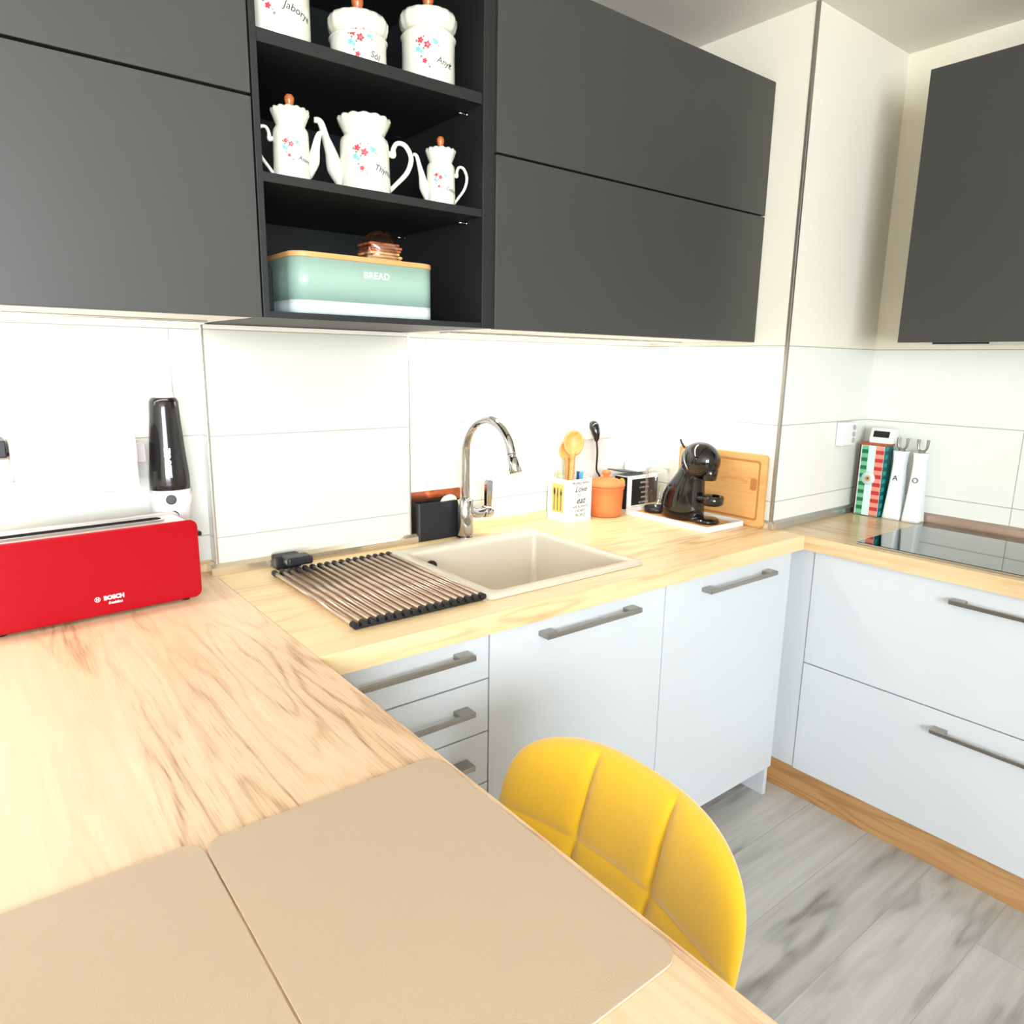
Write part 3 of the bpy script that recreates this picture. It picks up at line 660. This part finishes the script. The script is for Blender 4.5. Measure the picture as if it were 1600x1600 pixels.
def pot(x, y, z, r, h, label, word, sgn, lidded=True, spout_h=.85, hs=1.0):
    """sgn +1: spout towards +x; -1: towards -x. r body radius, h body height"""
    t = thing('ceramic_pot', label, 'teapot', (x, y, z), 'floral ceramic pots on the middle shelf')
    fa_ = math.atan2(CAM.y-y, CAM.x-x); A = -.33
    ux, uy = math.cos(A), math.sin(A)
    b = MB(); prof = [(r*.99, 0), (r, .003), (r*.97, h*.4), (r*.95, h*.66), (r*.93, h*.71), (r*.78, h*.77), (r*.80, h*.80), (r*.95, h*.90), (r*1.0, h*.955), (r*.97, h*.99), (r*.80, h*.985), (r*.74, h*.90)]
    b.lathe(prof, 72, scallop=sc(8, 10, 14, .055), wave=lambda j, a: (.0022*abs(math.sin(a*7)) if 8 <= j <= 9 else 0)); o = b.build('pot_body', m_ceramic, None); o.parent = t
    if lidded:
        b = MB(); b.lathe([(r*.74, h*.90), (r*.85, h*.985), (r*.5, h*1.01), (0, h*1.02)], 40); o = b.build('lid', m_ceramic, None); o.parent = t
        q = r/.035*.95; q = min(q, 1.15)
        b = MB(); zz = h*1.01; b.lathe([(.0055*q, zz), (.0055*q, zz+.004), (.0075*q, zz+.009), (.0095*q, zz+.016), (.0095*q, zz+.021), (.006*q, zz+.026), (0, zz+.028)], 20); o = b.build('lid_knob', m_knob, None); o.parent = t
    def D(s_, z_): return (ux*s_*sgn, uy*s_*sgn, z_)
    b = MB(); b.tube([D(r*.80, h*.10), D(r*1.15, h*.32), D(r*1.30, h*.52), D(r*1.48, h*.70), D(r*1.66, h*spout_h), D(r*1.90, h*(spout_h+.02))], [r*.26, r*.34, r*.23, r*.16, r*.13, r*.10], 16); o = b.build('spout', m_ceramic, None); o.parent = t
    b = MB(); b.tube([D(-r*.90, h*.60), D(-r*1.12, h*.575), D(-r*1.14, h*.66), D(-r*1.30, h*.74), D(-r*1.62, h*.72), D(-r*1.85, h*.56), D(-r*1.68, h*.36), D(-r*1.22, h*.18), D(-r*.94, h*.08)], [r*.10, r*.13, r*.10, r*.09, r*.10, r*.105, r*.10, r*.09, r*.09], 12, flat=1.0); o = b.build('handle', m_ceramic, None); o.parent = t
    decor_local(t, r*.975, fa_+math.radians(4), h*.42, r*.62, word, r*.33)
    return t
ZS = 1.7475
pot(.105, -.385, ZS, .0345, .125, 'small white flowered ceramic pot with wooden knob, leftmost on the middle shelf', 'Asam', +1, True, .74)
pot(.262, -.378, ZS, .0515, .142, 'large white flowered ceramic teapot without a lid, middle of the shelf', 'Thyma', -1, False, .90)
pot(.440, -.385, ZS, .0320, .115, 'small white flowered ceramic pot with wooden knob, right of the large teapot', 'Cejlon', -1, True, .86)

# bread bin
t = thing('bread_bin', 'sage green and white bread bin with wooden lid on the bottom shelf', 'bread bin', (.26, -.32, 1.504))
q0, q1, p0, p1 = .092, .417, -.402, -.225
def slab(name, z0, z1, m, ins=0.0, r=.035, bev=0.0):
    b = MB(); b.prism(rrect(q0+ins, q1-ins, p0+ins, p1-ins, r, 8), 'z', z0, z1, None, bev, smooth=True); return b.build(name, m, t)
slab('base', 1.504, 1.531, m_sagew); slab('bin_body', 1.531, 1.612, m_sage)
slab('lid', 1.612, 1.623, m_lidwood, -.001, .036, .002)
b = MB(); b.add(text_bm('BREAD', .0185, depth=.0003, space=1.08, bold=.0002), M=frame((.271, p0-.0006, 1.587), (1, 0, 0), (0, 0, 1))); b.build('lettering', m_whiteink, t)
t = thing('bread_bag', 'clear plastic bag with sliced crispbread lying on the bread bin lid', 'bag', (.312, -.34, 1.6235))
for k in range(6):
    zz = 1.6236+k*.0062; dx = .004*math.sin(k*2.1)
    b = MB(); b.box(.275+dx, .345+dx, -.375, -.315, zz, zz+.0055, .002); b.build('bread_slice', mat('crispbread_pale', srgb(222, 170, 110), .8, bump=.4, bscale=150) if k < 3 else mat('crispbread_brown', srgb(168, 88, 46), .7, var=.3, vscale=120, bump=.4), t)
P = []
for i in range(25):
    u = i/24; zz = 1.6237+.060*u; w_ = 1-.55*max(0, u-.55)/.45
    P.append([(.31+.0395*w_*math.cos(a)*(1+.05*math.sin(7*a+9*u))*(1.25 if abs(math.cos(a)) < .9 else 1.0), -.345+.036*w_*math.sin(a)*(1+.06*math.sin(5*a+12*u)), zz+.002*math.sin(6*a+20*u)*u) for a in [2*PI*k/48 for k in range(48)]])
b = MB(); V = b.grid(P, None, closev=True); b.cap(V[-1], None, True); b.build('plastic_film', clear_mat('clear_film', (.97, .96, .94, 1), .5), t)
# dark tray standing at the left end of the bottom shelf
b = MB(); b.box(.040, .052, -.40, -.20, 1.504, 1.588, .003); tag(b.build('standing_tray', mat('dark_tray', srgb(40, 52, 54), .15, .6), None, (.046, -.3, 1.504)), 'dark glossy tray standing on edge left of the bread bin', 'tray')

# ================================================================ ITEMS IN THE SINK CORNER
hxr = 1.151; t = thing('utensil_holder', 'white square utensil holder with printed words and cutlery picture beside the wall', 'utensil holder', (hxr, -.066, ZT))
h0, h1, g0, g1 = 1.098, 1.204, -.118, -.018; zt_ = 1.042
b = MB(); w_ = .004
b.box(h0, h1, g0, g1, ZT+.0005, ZT+.006); b.box(h0, h0+w_, g0, g1, ZT+.006, zt_); b.box(h1-w_, h1, g0, g1, ZT+.006, zt_); b.box(h0+w_, h1-w_, g0, g0+w_, ZT+.006, zt_); b.box(h0+w_, h1-w_, g1-w_, g1, ZT+.006, zt_)
b.build('box_body', mat('white_painted_wood', srgb(244, 242, 238), .5), t)
xc_ = (h0+h1)/2; b = MB()
for wd, z, s_, sh in (('PEOPLE WHO', 1.029, .0125, 0), ('Love', 1.009, .027, .4), ('- TO - - -', .990, .011, 0), ('eat', .971, .031, .4), ('ARE ALWAYS', .951, .0115, 0), ('THE BEST', .937, .0115, .1), ('PEOPLE', .922, .0135, .1)):
    b.add(text_bm(wd, s_, shear=sh, depth=.0002, bold=.0003 if s_ > .02 else .0001), M=frame((xc_+.003, g0-.0004, z), (1, 0, 0), (0, 0, 1)))
b.build('lettering', m_ink, t)
b = MB(); yel = mat('mustard_print', srgb(236, 186, 96), .5); blk = mat('black_print', srgb(40, 38, 36), .5)
ya_ = -.1*.0+(g0+.022); yb_ = g1-.022
b.box(h0-.0006, h0, ya_, yb_, .930, 1.025, m=yel)
for i, yy in enumerate((yb_-.012, (ya_+yb_)/2, ya_+.012)):
    b.box(h0-.0011, h0-.0006, yy-.0015, yy+.0015, .936, .985, m=blk)
    e_ = bmesh.new(); bmesh.ops.create_circle(e_, cap_ends=True, segments=20, radius=1)
    for v in e_.verts: v.co = Vector((h0-.0009, yy+v.co.x*(.0048 if i == 0 else .003 if i == 1 else .0045), (.998 if i != 1 else .994)+v.co.y*(.013 if i != 1 else .02)))
    b.add(e_, blk)
    if i == 2:
        for dy in (-.0022, .0022): b.box(h0-.0013, h0-.0009, yy+dy-.0006, yy+dy+.0006, 1.0, 1.012, m=yel)
b.build('picture', None, t)
m_spoon = wood('olive_wood', srgb(222, 170, 100), srgb(200, 140, 72), srgb(140, 84, 36), 'X', rough=.4, ring=30, seed=9)
def spoon(name, foot, top, br, m, label, deep=True, hr=.005):
    foot = Vector(foot); top = Vector(top); d = (top-foot).normalized()
    t = thing(name, label, 'spoon', foot)
    b = MB(); b.tube([foot, foot+(top-foot)*.5, top-d*br*.8], [hr*1.2, hr*1.5, hr*1.9], 12); b.build('handle', m, t)
    side = d.cross(Vector((.6, .77, 0))).normalized(); nrm = side.cross(d).normalized()
    if nrm.dot(CAM-top) < 0: nrm = -nrm
    P = []
    for i in range(9):
        rr = br*i/8; P.append([top+(side*math.cos(a)*.88+d*math.sin(a)*1.15)*rr-nrm*(.010*(1-(i/8)**2)) for a in [2*PI*k/32 for k in range(32)]])
    for i in range(8, -1, -1):
        rr = br*1.06*i/8; P.append([top+(side*math.cos(a)*.88+d*math.sin(a)*1.15)*rr-nrm*(.004+.010*(1-(i/8)**2)) for a in [2*PI*k/32 for k in range(32)]])
    b = MB(); b.grid(P, None, closev=True); b.build('bowl', m, t)
    return t
spoon('wooden_spoon', (1.125, -.090, ZT+.008), (1.154, -.078, 1.158), .036, m_spoon, 'wooden spoon with round bowl, front one in the white utensil holder')
spoon('wooden_spoon', (1.150, -.060, ZT+.008), (1.160, -.040, 1.128), .028, m_spoon, 'wooden spoon leaning behind the other in the white utensil holder')
def small_handle(x, y, z, m, label, cat, name):
    b = MB(); b.tube([(x, y, ZT+.008), (x+.002, y, 1.01), (x+.003, y-.002, z)], [.003, .0035, .006], 10); return tag(b.build(name, m, None, (x, y, ZT+.008)), label, cat)
small_handle(1.178, -.090, 1.062, mat('blue_plastic', srgb(70, 165, 215), .3), 'bright blue handle sticking out at the front of the utensil holder', 'brush', 'brush')
small_handle(1.190, -.060, 1.058, mat('dark_blue_plastic', srgb(40, 90, 160), .3), 'darker blue handle behind the bright blue one in the utensil holder', 'brush', 'brush')
b = MB(); b.tube([(1.112, -.045, ZT+.008), (1.110, -.045, 1.045), (1.113, -.055, 1.062), (1.120, -.062, 1.045), (1.121, -.062, 1.0)], .003, 10)
tag(b.build('scissors', mat('olive_plastic', srgb(186, 196, 120), .4), None, (1.112, -.05, ZT+.008)), 'green looped scissors handle at the left of the utensil holder', 'scissors')

# terracotta pot
t = thing('terracotta_pot', 'round orange terracotta pot with knobbed lid beside the utensil holder', 'pot', (1.318, -.080, ZT))
c_ = (1.3, -.082, 0); z = ZT
c_ = (1.300, -.090, 0)
b = MB(); b.lathe([(.052, z+.0007), (.056, z+.004), (.0585, z+.03), (.0605, z+.07), (.061, z+.092), (.064, z+.096), (.064, z+.104)], 48, c_); b.build('pot_body', m_terra, t)
b = MB(); b.lathe([(.0655, z+.1045), (.0665, z+.108), (.064, z+.114), (.045, z+.126), (.020, z+.133), (.011, z+.135), (.010, z+.140), (.0165, z+.146), (.0165, z+.153), (.010, z+.157), (0, z+.158)], 48, c_); b.build('lid', m_terra, t)
b = MB(); b.add(text_bm('R', .014), M=frame((c_[0]+.02, c_[1]-.0605, z+.04), (1, .35, 0), (0, 0, 1))); b.build('stamp', mat('burnt_mark', srgb(150, 70, 34), .8), t)
# socket with plug on sink wall
t = thing('wall_socket', 'long white wall socket on the tiles behind the terracotta pot', 'socket', (1.32, -.001, 1.175))
b = MB(); b.box(1.255, 1.385, -.034, -.0008, 1.158, 1.190, .006); b.build('housing', mat('cream_plastic', srgb(226, 222, 206), .4), t)
t = thing('power_plug', 'black plug and hanging cable at the socket above the terracotta pot', 'plug', (1.27, -.05, 1.19))
b = MB(); b.tube([(1.278, -.036, 1.212), (1.272, -.050, 1.205), (1.273, -.060, 1.180), (1.278, -.058, 1.155)], [.013, .018, .014, .006], 18); b.build('plug_body', m_black, t)
b = MB(); b.tube([(1.277, -.059, 1.160), (1.284, -.058, 1.12), (1.290, -.052, 1.09), (1.306, -.036, 1.05), (1.342, -.018, 1.02), (1.365, -.010, .96)], .0032, 10); b.build('cable', m_rubber, t)
# coffee pod carton and paper box
t = thing('carton', 'black and white printed carton standing in the corner behind the tray', 'carton', (1.47, -.06, ZT))
k0, k1, l0, l1 = 1.406, 1.566, -.098, -.030; kz = 1.026
b = MB(); b.box(k0, k1, l0, l1, ZT+.0005, kz, .001); b.build('box_body', mat('white_card', srgb(240, 240, 238), .5), t)
b = MB(); b.box(k0+.018, k1-.004, l0-.0008, l0, ZT+.02, kz-.012); b.box(k0-.0008, k0, l0+.006, l1-.002, ZT+.006, kz-.004); b.build('black_panel', mat('black_card', srgb(26, 25, 26), .4), t)
b = MB(); e_ = bmesh.new(); bmesh.ops.create_circle(e_, cap_ends=True, segments=24, radius=.014)
b.add(e_, M=frame((k0-.0011, -.068, 1.004), (0, -1, 0), (0, 0, 1)));  b.build('sticker', mat('yellow_sticker', srgb(240, 205, 90), .5), t)
b = MB()
for i, (s_, tx) in enumerate(((.010, 'ESPRESSO'), (.008, 'COFFEE PODS'), (.008, 'ARABICA'), (.008, 'INTENSE'), (.009, '16 CAPSULES'))):
    b.add(text_bm(tx, s_), M=frame(((k0+k1)/2+.002, l0-.0012, 1.0-.018*i), (1, 0, 0), (0, 0, 1)))
b.build('lettering', m_whiteink, t)
b = MB(); b.prism([(k0-.03, kz+.022), (k0-.028, kz+.018), (k0+.075, kz+.004), (k0+.075, kz+.009)], 'y', -.095, -.02, None); b.build('open_flap', mat('dark_card', srgb(70, 66, 66), .5), t)
b = MB(); b.box(1.462, 1.548, -.092, -.022, kz+.0105, kz+.04, .004); tag(b.build('paper_box', mat('white_card', srgb(240, 240, 238), .5), None, (1.5, -.06, kz)), 'small white paper box lying on top of the black and white carton', 'box')

# tray + coffee machine
t = thing('tray', 'rectangular serving tray with white rim below the black coffee maker', 'tray', (1.468, -.295, ZT))
a0, a1, c0, c1 = 1.368, 1.566, -.472, -.118
b = MB(); b.prism(rrect(a0+.004, a1-.004, c0+.004, c1-.004, .008), 'z', ZT+.0006, ZT+.006); b.build('tray_base', m_bamboo, t)
b = MB(); O = rrect(a0, a1, c0, c1, .012, 5); I = rrect(a0+.006, a1-.006, c0+.006, c1-.006, .008, 5)
V = b.grid([[(x, y, ZT+.0005) for x, y in O], [(x, y, ZT+.018) for x, y in O], [(x, y, ZT+.018) for x, y in I], [(x, y, ZT+.0062) for x, y in I]], None, closev=True, smooth=False); b.build('rim', m_plasticw, t)
MX = 1.476; t = thing('coffee_machine', 'glossy black capsule coffee maker with round head on the white rimmed tray', 'coffee maker', (MX, -.30, ZT+.006))
zb_ = ZT+.0066
def ellrows(rows, seg=36): return [[(MX+hw_*math.cos(a), cyy+hd_*math.sin(a), z) for a in [2*PI*k/seg for k in range(seg)]] for (cyy, z, hd_, hw_) in rows]
b = MB(); V = b.grid(ellrows([(-.285, zb_, .078, .052), (-.285, zb_+.01, .082, .055), (-.284, .95, .082, .055), (-.287, .985, .078, .053), (-.296, 1.02, .066, .049), (-.306, 1.045, .056, .044), (-.314, 1.065, .050, .042), (-.322, 1.085, .048, .042)]), None, closev=True); b.cap(V[0][::-1]); b.cap(V[-1]); b.build('machine_body', m_black, t)
b = MB(); S = bmesh.new(); bmesh.ops.create_uvsphere(S, u_segments=40, v_segments=24, radius=1)
for v in S.verts: v.co = Vector((MX+v.co.x*.056, -.345+v.co.y*.070, 1.108+v.co.z*.062))
b.add(S, smooth=True); b.build('head', m_black, t)
b = MB(); b.cyl((MX, -.385, 1.085), (MX, -.385, 1.048), .028, .024, seg=28, bev=.003); b.build('spout', m_black, t)
b = MB(); b.tube([(MX, -.30, .985), (MX, -.35, .985), (MX, -.385, .985)], [.022, .022, .018], 18, flat=.6); b.lathe([(0, .967), (.030, .968), (.035, .974), (.036, .996), (.033, .998), (.031, .990), (0, .989)], 36, (MX, -.405, 0)); b.build('drip_tray', m_black, t)
b = MB(); b.lathe([(.042, zb_), (.043, zb_+.008), (.038, zb_+.014), (0, zb_+.015)], 36, (MX, -.385, 0)); b.box(MX-.035, MX+.035, -.38, -.30, zb_, zb_+.012, .003); b.build('foot', m_black, t)
b = MB(); b.tube([(MX-.01, -.285, 1.145), (MX-.01, -.272, 1.160), (MX-.01, -.266, 1.172)], [.004, .0035, .003], 10); b.build('lever', m_black, t)
b = MB(); b.tube([(MX-.052, -.318, 1.145), (MX-.058, -.325, 1.11), (MX-.050, -.335, 1.08)], .0022, 8); b.build('chrome_line', m_chrome, t)
b = MB(); cc = (MX-.004, -.172, 0); b.lathe([(.040, zb_+.018), (.042, 1.05), (.041, 1.058)], 32, cc); b.build('water_tank', clear_mat('tank_plastic', (.985, .98, .97, 1), .1), t)
b = MB(); b.lathe([(.036, zb_), (.040, zb_+.003), (.041, zb_+.018), (.0, zb_+.018)], 32, cc); b.build('tank_base', m_blackm, t)
# cutting board leaning on the pillar
t = thing('cutting_board', 'bamboo cutting board with juice groove leaning on the pillar behind the coffee maker', 'cutting board', (1.578, -.36, ZT))
lean = math.radians(1.2)
def lb(x, y, z): return Vector((1.5755+x+(z-ZT)*math.tan(lean)*.5, y, z))
b = MB(); O = rrect(-.532, -.182, ZT+.001, 1.138, .012, 5)
for a_, bb_ in ((0, .0),): pass
b.prism(O, 'x', 1.5695, 1.5835, None, .002); b.build('board', m_bamboo, t)
b = MB(); G0 = rrect(-.512, -.202, ZT+.022, 1.118, .010, 5); G1 = rrect(-.505, -.209, ZT+.029, 1.111, .008, 5)
b.grid([[(1.5693, y, z) for y, z in G0], [(1.5690, y, z) for y, z in G1]], None, closev=True, smooth=False)
b.build('juice_groove', mat('groove_brown', srgb(176, 116, 60), .6), t)
for yy in (-.225, -.49):
    b = MB(); b.prism(rrect(yy-.012 if yy < -.4 else yy-.010, yy+.012 if yy < -.4 else yy+.010, 1.02, 1.06, .008), 'x', 1.5692, 1.5694)
    if yy < -.4: b.build('grip', mat('groove_brown', srgb(176, 116, 60), .6), t)
    else: b.bm.free()

# ================================================================ RIGHT CORNER ITEMS
t = thing('wall_socket', 'white double wall socket on the pillar left of the striped tin', 'socket', (1.99, YP-.001, 1.19))
b = MB(); b.box(1.945, 2.035, YP-.030, YP-.0008, 1.150, 1.232, .006); b.build('housing', m_plasticw, t)
for i, zz in enumerate((1.213, 1.19, 1.168)):
    b = MB(); b.cyl((2.012, YP-.0302, zz), (2.012, YP-.033, zz), .009, seg=20); b.cyl((2.012, YP-.033, zz), (2.012, YP-.034, zz), .004, seg=12); b.build('plug_hole', mat('grey_plastic', srgb(176, 178, 176), .5), t)
t = thing('tea_tin', 'tall tin with green, white and red checked stripes and round white badge', 'tin', (2.10, -.625, ZT))
n0, n1, o0, o1, tz1 = 2.072, 2.132, -.668, -.580, 1.160
def checker(name, a_, b_, sc_):
    m = bpy.data.materials.new(name); m.use_nodes = True; nt = m.node_tree; N = nt.nodes; L = nt.links
    tc = N.new('ShaderNodeTexCoord'); mp = N.new('ShaderNodeMapping'); mp.inputs['Scale'].default_value = (1, 1, 1)
    wv = N.new('ShaderNodeTexWave'); wv.bands_direction = 'Z'; wv.inputs['Scale'].default_value = sc_
    L.new(tc.outputs['Object'], wv.inputs['Vector']); cr = N.new('ShaderNodeValToRGB'); cr.color_ramp.elements[0].color = a_; cr.color_ramp.elements[1].color = b_
    cr.color_ramp.elements[0].position = .35; cr.color_ramp.elements[1].position = .6
    L.new(wv.outputs['Fac'], cr.inputs[0]); L.new(cr.outputs[0], N['Principled BSDF'].inputs['Base Color']); N['Principled BSDF'].inputs['Roughness'].default_value = .3
    return m
b = MB(); b.box(n0, n1, o0, o1, ZT+.0006, tz1-.008, .004, m=mat('tin_teal', srgb(0, 92, 92), .3)); b.build('tin_body', None, t)
b = MB(); b.box(n0-.0005, n0+.001, o0+.003, o1-.004, ZT+.003, tz1-.010, m=mat('tin_white', srgb(214, 236, 236), .35)); b.build('front_label', None, t)
b = MB(); b.box(n0-.0012, n0-.0004, o1-.030, o1-.008, ZT+.004, tz1-.011, m=checker('green_check', srgb(0, 106, 70), srgb(110, 186, 140), 11)); b.build('green_stripe', None, t)
b = MB(); b.box(n0-.0012, n0-.0004, o0+.004, o0+.032, ZT+.004, tz1-.011, m=checker('red_check', srgb(196, 44, 50), srgb(248, 150, 130), 11)); b.build('red_stripe', None, t)
b = MB(); b.box(n0+.002, n0+.022, o0-.0008, o0+.0004, ZT+.004, tz1-.011, m=checker('teal_check', srgb(0, 100, 104), srgb(60, 160, 150), 11)); b.build('teal_stripe', None, t)
b = MB(); b.box(n0-.001, n0+.010, o1-.0035, o1+.0008, ZT+.001, tz1-.009, m=mat('tin_maroon', srgb(92, 20, 34), .4)); b.build('maroon_edge', None, t)
b = MB(); b.box(n0-.0012, n1+.0012, o0-.0012, o1+.0012, tz1-.010, tz1, .002, m=mat('tin_lid', srgb(176, 92, 62), .35, .3)); b.build('lid', None, t)
Mb = frame((n0-.0014, (o0+o1)/2+.004, 1.035), (0, -1, 0), (0, 0, 1)); b = MB()
for rr, mm, hh in ((.0235, mat('tin_white', srgb(214, 236, 236), .35), .001), (.011, mat('badge_tan', srgb(216, 180, 150), .5), .0016), (.0045, mat('badge_dark', srgb(120, 84, 50), .5), .002)):
    b.lathe([(0, 0), (rr, 0), (rr, hh), (0, hh)], 32, m=mm, M=Mb)
b.build('badge', None, t)
t = thing('kitchen_timer', 'white digital clock with black display standing on the striped tin', 'clock', (2.10, -.63, tz1))
b = MB(); P = []
Lp = [(-.0, .0), (-.004, .010), (.006, .046), (.012, .052), (.036, .050), (.044, .040), (.044, .0)]
b.prism([(n0+.002+x, tz1+.0006+z) for x, z in Lp], 'y', -.686, -.606, None, .004); b.build('case', m_plasticw, t)
sl = Vector((.010, 0, .036)).normalized()
b = MB(); b.prism(rrect(-.027, .027, -.011, .011, .002), 'z', 0, .0012)
for v in b.bm.verts: v.co = frame((n0+.002+.0018, -.646, tz1+.0006+.031), (0, -1, 0), sl) @ v.co
b.build('display', mat('lcd_black', srgb(14, 16, 14), .2), t)
b = MB()
for k in range(4):
    e_ = bmesh.new(); bmesh.ops.create_circle(e_, cap_ends=True, segments=16, radius=.003)
    b.add(e_, M=frame((n0+.002-.0016, -.646+(k-1.5)*.014, tz1+.0006+.0135), (0, -1, 0), sl))
b.build('button', mat('button_grey', srgb(196, 198, 196), .5), t)
def cruet(ya, yb, letter, label):
    """white waisted ceramic bottle, wide foot, narrow top, chrome pourer"""
    yc = (ya+yb)/2; t = thing('cruet_bottle', label, 'bottle', (2.110, yc, ZT), 'white oil and vinegar bottles')
    hz = .238; rows = []
    for i in range(25):
        u = i/24; f = 1-.52*u**.8 if u < .78 else (1-.52*.78**.8)*(1+.32*((u-.78)/.22)**2)
        hw_ = (yb-ya)/2*f*-1; hw_ = abs(hw_)
        rows.append([(2.108+q[0]*(.026*(1-.35*u))/1, yc-.002*u+q[1]*hw_, ZT+.0006+hz*u) for q in rrect(-1, 1, -1, 1, .35, 5)])
    b = MB(); V = b.grid(rows, None, closev=True); b.cap(V[0][::-1]); b.cap(V[-1]); b.build('bottle_body', mat('white_porcelain', srgb(238, 244, 244), .25, coat=.3), t)
    b = MB(); b.add(text_bm(letter, .026, depth=.0002), M=frame((2.0855, yc-.001, 1.045), (0, -1, 0), (.03, 0, 1))); b.build('lettering', m_ink, t)
    b = MB(); zt2 = ZT+hz
    b.cyl((2.108, yc-.002, zt2), (2.108, yc-.002, zt2+.007), .011, seg=20)
    b.tube([(2.108, yc+.012, zt2+.045), (2.108, yc+.012, zt2+.022), (2.108, yc+.008, zt2+.010), (2.108, yc-.002, zt2+.006)], [.0055, .004, .0035, .004], 12)
    b.tube([(2.108, yc-.018, zt2+.045), (2.108, yc-.017, zt2+.022), (2.108, yc-.012, zt2+.010), (2.108, yc-.002, zt2+.006)], [.0055, .004, .0035, .004], 12)
    b.build('pourer', m_steel, t)
cruet(-.735, -.673, 'A', 'white bottle lettered A with metal pourer beside the striped tin')
cruet(-.800, -.739, 'O', 'white bottle lettered O with metal pourer beside the hob')
t = thing('hob', 'black glass hob with metal edge set into the right worktop', 'hob', (1.87, -1.2, ZT))
b = MB(); b.box(1.637, 2.106, -1.62, -.808, ZT+.0006, ZT+.0052, .0012); b.build('edge_frame', m_alu, t)
b = MB(); b.box(1.6395, 2.1035, -1.6175, -.8105, ZT+.0053, ZT+.0068, .0005); b.build('glass_plate', m_glass_black, t)

# ================================================================ PLACEMATS
def placemat(x0, x1, y0, y1, label, z=ZT):
    b = MB(); b.prism(rrect(x0, x1, y0, y1, .022, 8), 'z', z+.0006, z+.0030, None, .0006)
    return tag(b.build('placemat', m_mat, None, ((x0+x1)/2, (y0+y1)/2, z)), label, 'placemat', 'beige placemats on the peninsula')
placemat(-.3045, -.008, -1.478, -1.064, 'beige placemat at the worktop edge next to the yellow chair')
placemat(-.75, -.3065, -1.478, -1.058, 'beige placemat at the lower left, left of the one next to the chair')

# ================================================================ YELLOW CHAIR
CY = -1.180; W = .232; Z0, Z1 = .43, .838
t = thing('dining_chair', 'yellow velvet bucket chair with quilted backrest tucked beside the peninsula', 'chair', (.08, CY, 0))
def back_pt(u, v, side):
    """u -1..1 across, v 0..1 up; side 0 front (towards the table), 1 rear"""
    w_ = W*(.90+.10*min(1, v/.5))
    if v > .60: q = (v-.60)/.40; w_ *= (1-q**4.2)**(1/2.8) if q < 1 else 0.0
    y = CY-u*w_; z = Z0+(Z1-Z0)*v
    z -= .012*max(0, min(1, (1-(y-CY)/W)/2))*v
    cx2 = .290+.30*(z-Z1) - .055*(abs(y-CY)/W)**2.0
    un = y-CY
    dv = min(abs(un-.078), abs(un+.070)); dh = min(abs(z-.697), abs(z-.56))
    rim = math.sqrt(max(0, 1-max(abs(u), 0)**6)) * (math.sqrt(max(0, 1-((v-.5)/.5)**10)) if v > .5 else 1)
    puff = .012*(1-math.exp(-dv/.008))*(.4+.6*(1-math.exp(-dh/.007)))
    th = .016*rim
    if side == 0: return (cx2-th-puff*rim, y, z)
    return (cx2+th+.006*rim, y, z)
nu, nv = 190, 170
def vv(j): x = j/nv; return 1-(1-x)**1.35
A_ = [[back_pt(math.sin(PI/2*(-1+2*i/nu)), vv(j), 0) for j in range(nv+1)] for i in range(nu+1)]
B_ = [[back_pt(math.sin(PI/2*(-1+2*i/nu)), vv(j), 1) for j in range(nv+1)] for i in range(nu+1)]
b = MB(); b.grid(A_); b.grid(B_); bmesh.ops.remove_doubles(b.bm, verts=b.bm.verts[:], dist=.0002); b.build('backrest', m_yellow, t)
b = MB(); rows = []
for i in range(13):
    f = i/12; ins = .035*(1-math.sqrt(max(0, 1-(2*f-1)**2)))
    rows.append([(x, y, .40+.085*f) for x, y in rrect(-.19+ins, .235-ins, CY-.225+ins, CY+.225-ins, .09, 8)])
V = b.grid(rows, None, closev=True); b.cap(V[0][::-1]); b.cap(V[-1], None, True); b.build('seat', m_yellow, t)
for sx in (0, 1):
    for sy in (-1, 1):
        b = MB(); b.tube([(.05+(.10 if sx else -.10), CY+sy*.12, .402), (.05+(.20 if sx else -.20), CY+sy*.21, .0005)], [.012, .009], 12, steps=2); b.build('leg', m_blackm, t)
b = MB(); b.box(-.07, .17, CY-.14, CY+.14, .388, .401, .003); b.build('seat_frame', m_blackm, t)
